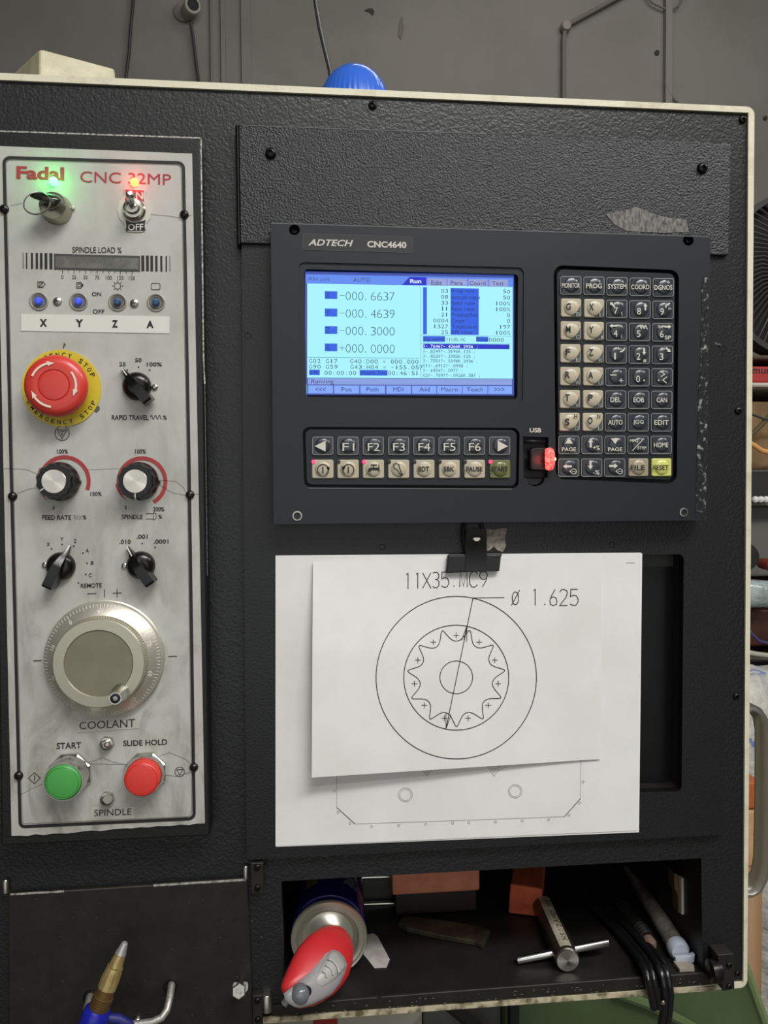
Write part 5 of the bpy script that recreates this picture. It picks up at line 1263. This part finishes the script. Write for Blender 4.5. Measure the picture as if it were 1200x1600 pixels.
q = zz(245, 1010); build('straw_stub', G().lathe(at(q[0], q[1], .028), [(0, -.006), (.0026, -.006), (.0026, .004), (0, .004)], 12, axis=Vector((-.7, -.3, -.7)).normalized()), GRP, t)

def lay(px, py, d, r=0.0): 
    p = at(px, py, d); p.z = flr(px, d) + r; return p
def flat_on_floor(pts, up=.0012):
    """outline seen in the photo, laid on the shelf floor"""
    o = []
    for x, y in pts:
        ray = (at(x, y, 0) - at(x, y, .3)).normalized(); p0 = at(x, y, .3)
        z = flr(x, 0) + up; k = (z - p0.z) / ray.z; q = p0 + ray * k; o.append(q)
    return o
def floor_slab(pts, th):
    b = flat_on_floor(pts, .0004); n = len(b); tp = [p + Vector((0, 0, th)) for p in b]
    return G().add(b + tp, [tuple(range(n)), tuple(range(2 * n - 1, n - 1, -1))] + [(i, (i + 1) % n, n + (i + 1) % n, n + i) for i in range(n)])
build('paper_tag', floor_slab([(574, 1461), (583, 1459), (590, 1464), (609, 1500), (604, 1512), (585, 1513), (568, 1492)], .0006), M('dirty_white_tag', (188, 184, 178), rough=.7, c2=(160, 154, 146), nscale=60), None, smooth=0, label='crumpled white paper tag beside the spray can', category='tag')
g = floor_slab([(622, 1449), (634, 1434), (640, 1438), (700, 1446), (756, 1456), (766, 1462), (755, 1484), (742, 1478), (690, 1469), (636, 1457)], .0045)
o = build('parts_bag', g, M('smoky_plastic_bag', (62, 57, 44), rough=.4, c2=(40, 37, 30), nscale=50, bump=.8, bscale=80, bdist=.002), None, smooth=0, label='crumpled dull plastic packet lying flat on the shelf floor', category='packet')
bv = o.modifiers.new('soft', 'BEVEL'); bv.width = .0008; bv.segments = 2
# T-handle tap wrench
c = lay(887, 1496, -.012, .0097); e = lay(848, 1405, -.095, .0097)
ax = (e - c).normalized(); L = (e - c).length
t = thing('tap_wrench', 'steel T-handle wrench with round end and sliding crossbar, lying on the shelf', 'wrench', c)
build('barrel', G().lathe(c, [(0, 0), (.0090, 0), (.0097, .0008), (.0097, L), (0, L)], 36, axis=ax), M('dark_steel', (92, 84, 76), rough=.32, metal=.8), t)
g = G().lathe(c, [(0, -.0006), (.0086, -.0006), (.0094, .0006)], 36, axis=ax); build('polished_end', g, SPUN, t)
up_ = Vector((0, 0, 1)); sd = ax.cross(up_).normalized()
vs = []; fs = []
for s_ in (.004, L - .004):
    for k in range(5):
        a = math.radians(60 + k * 14); vs.append(c + ax * s_ + (sd * math.cos(a) * -1 + up_ * math.sin(a)) * .00985)
fs = [(k, k + 1, 5 + k + 1, 5 + k) for k in range(4)]
tg = build('label_sleeve', G().add(vs, fs), M('label_sleeve', (176, 170, 150), rough=.5, c2=(150, 142, 120), nscale=120), t)
g = G(); vs, fs = glyphs('HS 1/2 AMD135T', 0, 0); o = []
for x, y in vs:
    a = math.radians(98 + (.5 - y) * 26); o.append(c + ax * (.012 + x * (L - .022)) + (sd * math.cos(a) * -1 + up_ * math.sin(a)) * .0100)
build('etched_lettering', g.add(o, fs), INKB, tg)
ca, cb = at(807.5, 1500, -.026), at(950, 1472, -.026)
build('crossbar', G().lathe(ca, [(0, 0), (.0030, 0), (.0032, .0005), (.0032, (cb - ca).length - .0005), (.0030, (cb - ca).length), (0, (cb - ca).length)], 20, axis=(cb - ca).normalized()), CHROME, t)
# clear tube
c = lay(1061, 1496, -.018, .0075); e = lay(985, 1400, -.15, .0075); ax = (e - c).normalized(); L = (e - c).length
t = thing('clear_tube', 'cloudy clear plastic tube with snap cap at the right end of the shelf', 'tube', c)
build('tube_body', G().lathe(c, [(0, .002), (.0070, .002), (.0075, .004), (.0075, L), (.006, L + .004), (0, L + .004)], 28, axis=ax), M('cloudy_plastic', (132, 128, 122), rough=.25, coat=.4, c2=(92, 82, 70), nscale=70), t)
build('snap_cap', G().lathe(c, [(0, -.003), (.0066, -.003), (.0084, -.0006), (.0084, .006), (.0072, .006)], 28, axis=ax), M('milky_cap', (172, 178, 190), rough=.3, coat=.3), t)
g = G().slab(UV([(1056, 1497), (1078, 1494), (1086, 1491), (1085, 1503), (1080, 1507), (1068, 1504), (1056, 1506)], -.010), -.0135, -.010, bev=.0004); build('cap_tab', g, _mc['milky_cap'], t)
build('cap_foot', floor_slab([(1052, 1507), (1070, 1505), (1084, 1513), (1085, 1520), (1062, 1520)], .003), M('cap_foot_plastic', (150, 144, 130), rough=.4), t, smooth=0)
# hex key pair / black cables hanging over the lip
CB = M('black_rubber_cable', (20, 20, 21), rough=.25)
for nm, pts, lab in (('black_cable', [(905, 1402, -.12), (930, 1425, -.09), (968, 1462, -.05), (995, 1494, -.018), (1006, 1512, .003), (1012, 1530, .0095), (1017, 1552, .010), (1022, 1576, .010)], 'left black cable hanging over the shelf lip'),
                     ('black_cable', [(925, 1400, -.12), (952, 1430, -.085), (990, 1466, -.05), (1016, 1495, -.02), (1029, 1512, .003), (1036, 1532, .0095), (1039, 1556, .010), (1037, 1580, .010), (1032, 1612, .010)], 'right black cable with a chipped end hanging over the shelf lip')):
    q = [at(*p) for p in pts]
    for k, p in enumerate(pts):
        if p[2] < 0: q[k].z = max(q[k].z, flr(p[0], p[2]) + .0046)
    q2 = []
    for a, b in zip(q, q[1:]): q2 += [a, a.lerp(b, .5)]
    q2.append(q[-1])
    # flat twin cable: two cords side by side
    root = build(nm, G().tube(q2, .0030, 10), CB, None, label=lab, category='cable')
    g = G().tube([p + Vector((.0046, 0, 0)) for p in q2], .0028, 10)
    build('second_core', g, CB, root)
build('cable_end', G().lathe(at(1036, 1567, .0145), [(0, 0), (.0018, 0), (.0012, .001), (0, .0012)], 8), STEEL, root)
g = G(); q = [lay(968, 1432, -.10, .006), lay(978, 1446, -.08, .006), lay(1000, 1468, -.055, .006), lay(1012, 1480, -.04, .005)]
t = build('corrugated_sleeve', G().tube(sum([[q[i].lerp(q[i + 1], k / 8) for k in range(8)] for i in range(3)], []), [.0062, .0052] * 12, 14), M('black_sleeve', (30, 30, 28), rough=.35), None, label='short black corrugated sleeve between the cables and the clear tube', category='sleeve')
build('sleeve_plug', G().lathe(q[3], [(0, 0), (.0045, 0), (.005, .006), (.003, .010), (0, .010)], 14, axis=(q[3] - q[2]).normalized()), M('pinkish_plug', (120, 96, 84), rough=.5), t)
# orange block and box
ORM = M('orange_foam_block', (206, 96, 60), rough=.7, c2=(180, 80, 50), nscale=60)
def pbox(a, dep, h): pass
z0 = flr(820, -.10)
b = [at(792, 1424, -.105), at(838, 1434, -.085), at(852, 1406, -.105)]
fb = [at(794, 1422, -.10), at(838, 1426, -.085)]
P1, P2 = at(794, 1424, -.10), at(846, 1412, -.09)
P1.z = P2.z = z0 + .0008
hgt = at(803, 1381, -.10).z - P1.z
dirx = (P2 - P1); dirx.z = 0; bk = Vector((-dirx.y, dirx.x, 0)).normalized() * .05
tl = P1 + Vector((.002, 0, hgt)); trr = P2 + Vector((.001, 0, hgt * .96))
g = G().hexa([P1, P2, P2 + bk, P1 + bk, tl, trr, trr + bk, tl + bk])
o = build('orange_block', g, ORM, None, smooth=0, label='bright orange block standing behind the T-handle wrench', category='block'); bv = o.modifiers.new('soft', 'BEVEL'); bv.width = .0015; bv.segments = 2
QD = -.105
c0, c1 = at(613, 1398, QD), at(750, 1392, QD); fz = flr(680, QD)
zb = at(680, 1396, QD).z; zt_ = zb + .036
def bx2(x0, x1, y0, y1, z0, z1): return G().box((x0, y0, z0), (x1, y1, z1))
o = build('orange_box', bx2(c0.x, c1.x, -QD, -QD + .04, zb, zt_), M('faded_orange_box', (206, 128, 96), rough=.6, c2=(180, 104, 78), nscale=40), None, smooth=0, label='long faded orange box at the back of the shelf', category='box'); bv = o.modifiers.new('soft', 'BEVEL'); bv.width = .002; bv.segments = 2
build('dark_box', bx2(c0.x + .004, c1.x - .003, -QD + .004, -QD + .038, fz + .0012, zb - .0004), M('dark_carton', (40, 30, 27), rough=.7), None, smooth=0, label='dark low box under the faded orange box', category='box')
fz = flr(580, -.16)
# shiny bracket beside the can
t = thing('steel_bracket', 'small bright steel frame with two rods behind the spray can', 'bracket', lay(580, 1410, -.13))
for y in (1370, 1412):
    a, b = at(545, y + 1.5, -.13), at(616, y - 1, -.13)
    build('rod', G().lathe(a, [(0, 0), (.0022, 0), (.0022, (b - a).length), (0, (b - a).length)], 14, axis=(b - a).normalized()), CHROME, t)
a0 = lay(556, 1412, -.135, .0006)
g = G().hexa([Vector((at(552, 1400, -.136).x, .136, fz + .0006)), Vector((at(612, 1400, -.136).x, .136, fz + .0006)), Vector((at(612, 1400, -.136).x, .14, fz + .0006)), Vector((at(552, 1400, -.136).x, .14, fz + .0006)),
              at(552, 1369, -.136), at(612, 1367, -.136), at(612, 1367, -.14), at(552, 1369, -.14)])
build('web_plate', g, M('dull_zinc', (90, 92, 88), rough=.4, metal=.6), t, smooth=0)

# ================================================================ behind the cabinet, right
DB_ = -1.15
def rx(px): return at(px, 800, DB_).x
def rz(py): return at(1190, py, DB_).z
X0, X1 = rx(1140), rx(1140) + .75
Y0 = 1.15
t = thing('storage_rack', 'pale-edged storage rack loaded with boxes, seen right of the cabinet', 'rack', Vector(((X0 + X1) / 2, Y0 + .2, 0)))
for x in (X0 - .03, X1):
    for y in (Y0, Y0 + .42): build('post', G().box((x, y, 0), (x + .03, y + .03, rz(330))), M('rack_post', (120, 118, 112), rough=.5), t)
SHM = M('pale_shelf_board', (214, 206, 190), rough=.5)
for y0, y1, m in ((598.5, 605, SHM), (1028, 1034, _mc['rack_post']), (786, 790, _mc['rack_post']), (556, 562, M('brown_board', (96, 78, 60), rough=.7)), (1330, 1340, _mc['rack_post'])):
    build('shelf_board', G().box((X0 - .0, Y0 - .005, rz(y1)), (X1, Y0 + .44, rz(y0))), m, t)
def rbox(nm, x0, x1, ya, yb, m, lab, cat, y=Y0, dep=.3, bevel=.006):
    o = build(nm, G().box((x0, y, rz(yb)), (x1, y + dep, rz(ya))), m, None, smooth=0, label=lab, category=cat)
    b = o.modifiers.new('soft', 'BEVEL'); b.width = bevel; b.segments = 2
    return o
build('rack_back_panel', G().box((X0 - .03, Y0 + .43, .2), (X1 + .03, Y0 + .45, rz(556))), M('dark_back_panel', (52, 46, 42), rough=.8), t)
# ribbed dark cover
t2 = thing('ribbed_cover', 'dark grey ribbed round guard on top of the rack, right edge of the photo', 'guard', Vector((X0 + .2, Y0 + .1, rz(556))))
cc = Vector((X0 + .20, Y0 + .06, rz(556) + .20))
build('guard_rim', G().lathe(cc, [(.185, -.03), (.198, -.03), (.198, .02), (.185, .02)], 64), M('dark_grey_guard', (50, 49, 48), rough=.6), t2)
build('guard_back', G().lathe(cc, [(0, -.03), (.19, -.03), (.19, -.025), (0, -.025)], 48), M('guard_felt', (44, 42, 40), rough=.9), t2)
g = G()
for k in range(72):
    a = 2 * PI * k / 72; b_ = a + .35
    g.tube([cc + Vector((.03 * math.cos(a), -.02, .03 * math.sin(a))), cc + Vector((.11 * math.cos((a + b_) / 2), -.032, .11 * math.sin((a + b_) / 2))), cc + Vector((.188 * math.cos(b_), -.015, .188 * math.sin(b_)))], .0022, 5)
build('guard_ribs', g, M('guard_rib', (62, 60, 57), rough=.5), t2, kind='stuff')
o = rbox('red_carton', X0 + .0, X0 + .40, 572, 598.5, M('red_carton', (176, 52, 46), rough=.6), 'flat red carton with dark lettering on the pale shelf board', 'carton')
g = G().text('mum', 1176, 576, 1210, 584, DB_ + .001); build('carton_lettering', g, INKB, o)
rbox('cardboard_box', X0 + .03, X0 + .5, 625, 786, M('brown_cardboard', (138, 110, 74), rough=.8, c2=(108, 84, 56), nscale=12), 'brown cardboard box under the pale shelf board', 'box', Y0 + .03)
o = rbox('dark_tray', X0 + .0, X0 + .42, 733, 786, M('dark_tray', (44, 44, 44), rough=.5), 'dark open tray in front of the brown cardboard box', 'tray', Y0 - .0, .02)
g = G().tube([at(1168, 690, -1.12), at(1180, 697, -1.12), at(1190, 704, -1.12), at(1202, 707, -1.12), at(1240, 700, -1.12)], .006, 10)
build('orange_hose', g, M('orange_hose', (220, 158, 96), rough=.4), None, label='thin pale orange hose crossing the brown cardboard box', category='hose')
g = G().tube([at(1168, 645, -1.12), at(1182, 650, -1.12), at(1195, 655, -1.12), at(1230, 652, -1.12)], .003, 8)
build('black_cable', g, CABM, None, label='thin black cable above the pale orange hose', category='cable')
g = G().tube([at(1172, 680, -1.125), at(1186, 668, -1.125), at(1204, 648, -1.125)], .006, 8); build('olive_strap', g, M('olive_strap', (88, 76, 44), rough=.7), None, label='olive strap slanting up across the brown cardboard box', category='strap')
for k, w in enumerate(('first white bead from the cabinet edge on the rack', 'second white bead from the cabinet edge on the rack', 'third white bead from the cabinet edge, at the photo edge')):
    c = at(1180 + k * 8.5, 781, -1.13); c.z = rz(786) + .0085 + .0003
    g = G().lathe(c, [(0, -.008), (.005, -.0066), (.008, -.002), (.008, .002), (.005, .0066), (0, .008)], 12, axis=Vector((0, 0, 1)))
    build('white_bead', g, M('white_bead', (226, 226, 220), rough=.4), None, label=w, category='bead', group='white beads in a row on the rack')
gcab = rbox('grey_cabinet', X0 + .0, X0 + .6, 791, 905, M('grey_enamel', (104, 104, 100), rough=.5), 'plain grey metal box below the row of white beads', 'metal box', Y0 + .05)
build('black_gauge', G().lathe(at(1172, 870, -1.10) + Vector((-.012, 0, 0)), [(0, -.02), (.03, -.02), (.032, 0), (.028, .01), (0, .012)], 28), M('black_gauge', (34, 34, 34), rough=.5), gcab)
build('red_knob', G().lathe(at(1202, 882, -1.10), [(0, -.03), (.012, -.03), (.014, 0), (.010, .01), (0, .012)], 20), M('red_knob', (132, 50, 40), rough=.5), gcab)
g = G(); g = pillow(G(), [(1158, 908), (1172, 905), (1200, 907), (1225, 906), (1230, 925), (1215, 950), (1190, 949), (1158, 950)], lambda x, y: -1.10, .03, .02, 4)
build('clear_bag', g, M('shiny_plastic_bag', (170, 184, 182), rough=.25, coat=.5, bump=1, bscale=30, bdist=.01, c2=(128, 140, 138), nscale=20), None, label='shiny pale plastic bag between the grey metal box and the dark red crate', category='bag')
rbox('dark_red_crate', X0 + .0, X0 + .5, 952, 1010, M('dark_red_crate', (76, 36, 24), rough=.5, c2=(50, 26, 20), nscale=8), 'dark reddish brown crate beneath the shiny plastic bag', 'crate')
build('blue_cord', G().tube([at(1170, 984, -1.12), at(1176, 992, -1.12), at(1186, 1001, -1.12), at(1203, 1006, -1.12), at(1240, 1000, -1.12)], .0035, 8), M('violet_cord', (70, 66, 110), rough=.5), None, label='violet cord drooping over the dark red crate', category='cord')
build('white_tube', G().tube([at(1160, 1018, -1.12), at(1180, 1022, -1.12), at(1204, 1025, -1.12), at(1250, 1026, -1.12)], .0065, 10), M('white_tube', (176, 176, 160), rough=.4), None, label='off-white tube lying on the rack below the dark red crate', category='tube')
rbox('grey_bin', X0 + .0, X0 + .6, 1035, 1330, M('grey_bin', (100, 100, 98), rough=.6), 'plain grey bin on the lower rack shelf above the wrapped pile', 'bin', Y0 + .02)
# wrapped pile
WR = M('patterned_wrap', (205, 202, 192), rough=.45, c2=(164, 164, 160), nscale=22, bump=1, bscale=24, bdist=.012)
nt = WR.node_tree; b = nt.nodes['Principled BSDF']; tc = nt.nodes['Texture Coordinate']
n2 = nt.nodes.new('ShaderNodeTexNoise'); n2.inputs['Scale'].default_value = 9; nt.links.new(tc.outputs['Object'], n2.inputs['Vector'])
r2 = nt.nodes.new('ShaderNodeValToRGB'); r2.color_ramp.elements[0].position = .60; r2.color_ramp.elements[1].position = .66
nt.links.new(n2.outputs['Fac'], r2.inputs['Fac'])
n3 = nt.nodes.new('ShaderNodeTexNoise'); n3.inputs['Scale'].default_value = 60; nt.links.new(tc.outputs['Object'], n3.inputs['Vector'])
r3 = nt.nodes.new('ShaderNodeValToRGB'); r3.color_ramp.elements[0].position = .5; r3.color_ramp.elements[1].position = .56; nt.links.new(n3.outputs['Fac'], r3.inputs['Fac'])
mu = nt.nodes.new('ShaderNodeMath'); mu.operation = 'MULTIPLY'; nt.links.new(r2.outputs['Color'], mu.inputs[0]); nt.links.new(r3.outputs['Color'], mu.inputs[1])
mx = nt.nodes.new('ShaderNodeMixRGB'); mx.inputs[2].default_value = (*lin((110, 132, 176)), 1)
old = b.inputs['Base Color'].links[0].from_socket; nt.links.new(mu.outputs[0], mx.inputs[0]); nt.links.new(old, mx.inputs[1]); nt.links.new(mx.outputs[0], b.inputs['Base Color'])
xa, xb = at(1120, 1300, -.75).x, at(1120, 1300, -.75).x + .55
za, zb_ = .30, at(1180, 1085, -.75).z
g = G(); n = 14; vs = []; fs = []
rg = random.Random(5)
for j in range(n + 1):
    for i in range(n + 1):
        a, q = i / n, j / n
        x = xa + (xb - xa) * a; z_ = za + (zb_ - za) * q - (.05 * (max(0, .25 - a) / .25) ** 2 * q) + .03 * math.sin(a * 9) * q
        y = .75 + .05 * math.sin(a * 7 + q * 5) * (1 - q * .3) + .04 * q + rg.uniform(-.008, .008)
        vs.append(Vector((x, y, z_)))
for j in range(n):
    for i in range(n): k = j * (n + 1) + i; fs.append((k, k + 1, k + n + 2, k + n + 1))
m = len(vs); vs += [Vector((v.x, 1.08, v.z)) for v in vs]; fs += [tuple(q + m for q in reversed(f)) for f in fs]
e = [i for i in range(n + 1)] + [(n + 1) * j + n for j in range(1, n + 1)] + [(n + 1) * n + i for i in range(n - 1, -1, -1)] + [(n + 1) * j for j in range(n - 1, 0, -1)]
for p, q in zip(e, e[1:] + e[:1]): fs.append((p, p + m, q + m, q))
build('wrapped_pile', G().add(vs, fs), WR, None, smooth=80, label='tall white wrapped pile with faint blue pattern right of the cabinet', category='wrapped pile')
rx2 = lambda px, py: at(px, py, -.62)
def cart(nm, x0, x1, y0, y1, m, lab, cat):
    a, b = rx2(x0, y1), rx2(x1, y0)
    o = build(nm, G().box((a.x, .60, a.z), (b.x, .70, b.z)), m, None, smooth=0, label=lab, category=cat); bv = o.modifiers.new('soft', 'BEVEL'); bv.width = .004; bv.segments = 2
    return o
t = thing('work_cart', 'low wooden work stand carrying two small boxes behind the side handle', 'stand', Vector((at(1180, 1340, -.62).x, .65, 0)))
a = at(1150, 1347, -.62); bb = at(1182, 1347, -.62)
build('stand_top', G().box((a.x, .59, a.z - .008), (bb.x, .71, a.z)), M('pine_board', (170, 130, 90), rough=.6), t)
build('stand_leg', G().box((a.x + .002, .60, 0), (bb.x - .002, .70, a.z - .008)), M('pine_leg', (150, 116, 80), rough=.6), t)
cart('brown_carton', 1150, 1180.5, 1258, 1346.6, M('tan_carton', (206, 162, 118), rough=.7, c2=(180, 134, 92), nscale=30), 'tan carton behind the side handle, under the orange box', 'carton')
cart('orange_carton', 1150, 1181, 1214, 1257.6, M('burnt_orange_box', (176, 96, 50), rough=.5), 'small burnt orange box on the tan carton behind the side handle', 'carton')

# ================================================================ machine below / behind
GRN = M('green_machine_enamel', (76, 94, 60), rough=.4, c2=(54, 68, 42), nscale=6, ramp=(.4, .7))
t = thing('machine_bed', 'dark green machine base with sloping top below the cabinet', 'machine', Vector((.35, .6, 0)))
def mz(px, py, d=-.34): return at(px, py, d)
a = mz(795, 1600); b = mz(1168, 1515); cpt = mz(1215, 1640)
zt = mz(1160, 1510).z
xl, xr, xs = mz(790, 1570).x, mz(1155, 1515).x, mz(1212, 1640).x
zlow = mz(1212, 1640).z
g = G().add([(xl, .34, 0), (xs, .34, 0), (xs, .34, zlow), (xr, .34, zt), (xl, .34, zt - .01), (xl, .85, 0), (xs, .85, 0), (xs, .85, zlow), (xr, .85, zt), (xl, .85, zt - .01)],
            [(0, 1, 2, 3, 4), (9, 8, 7, 6, 5), (0, 5, 6, 1), (1, 6, 7, 2), (2, 7, 8, 3), (3, 8, 9, 4), (4, 9, 5, 0)])
build('casting', g, GRN, t, smooth=0)
g = G().tube([mz(1163, 1508), mz(1175, 1540), mz(1200, 1610), mz(1216, 1660)], .006, 8); build('edge_bead', g, M('light_green_edge', (112, 130, 88), rough=.4), t)
g = G().tube([mz(960, 1550, -.335), mz(1010, 1568, -.335), mz(1060, 1592, -.335), mz(1110, 1620, -.335)], .006, 8); build('raised_rib', g, M('green_rib', (86, 104, 68), rough=.35), t)
g = G().box((mz(798, 1560).x - .004, .325, 0), (mz(806, 1560).x, .339, zt - .012)); build('dark_seam', g, DARK, t)
t = thing('machine_cover', 'cream machine cover low behind the cabinet bottom edge', 'machine cover', Vector((-.05, .6, 0)))
x0, x1 = mz(440, 1590).x - .02, mz(660, 1590).x
g = G().box((x0, .345, 0), (x1, .9, mz(600, 1575).z)); build('cover_panel', g, M('cream_cover', (176, 172, 158), rough=.5), t)
g = G().slab(UV([(490, 1591), (527, 1588), (527, 1660), (480, 1660)], -.343), -.3445, -.343); build('red_mark', g, M('red_mark', (150, 34, 34), rough=.5), t)
t = build('grey_housing', G().box((x1 + .004, .36, 0), (mz(788, 1580).x, .8, mz(700, 1565).z)), M('grey_housing', (92, 92, 88), rough=.45, c2=(66, 66, 62), nscale=9), None, smooth=0, label='grey machine housing between the cream cover and the green base', category='machine housing')
g = G().tube([mz(690, 1560, -.335), mz(720, 1585, -.335), mz(760, 1620, -.335)], .008, 8); build('dark_hose', g, DARK, t)

# ================================================================ support column, shop lamps
t = thing('cabinet_column', 'steel support column under the control cabinet', 'column', Vector((-.15, .14, 0)))
zc = at(300, 1640, .0).z
build('tube', G().box((-.21, .09, .02), (-.11, .19, outer[3][1] + .002)), CREAM, t)
build('foot_plate', G().box((-.35, -.02, 0), (.05, .32, .02)), CREAM, t)
bpy.context.view_layer.update()
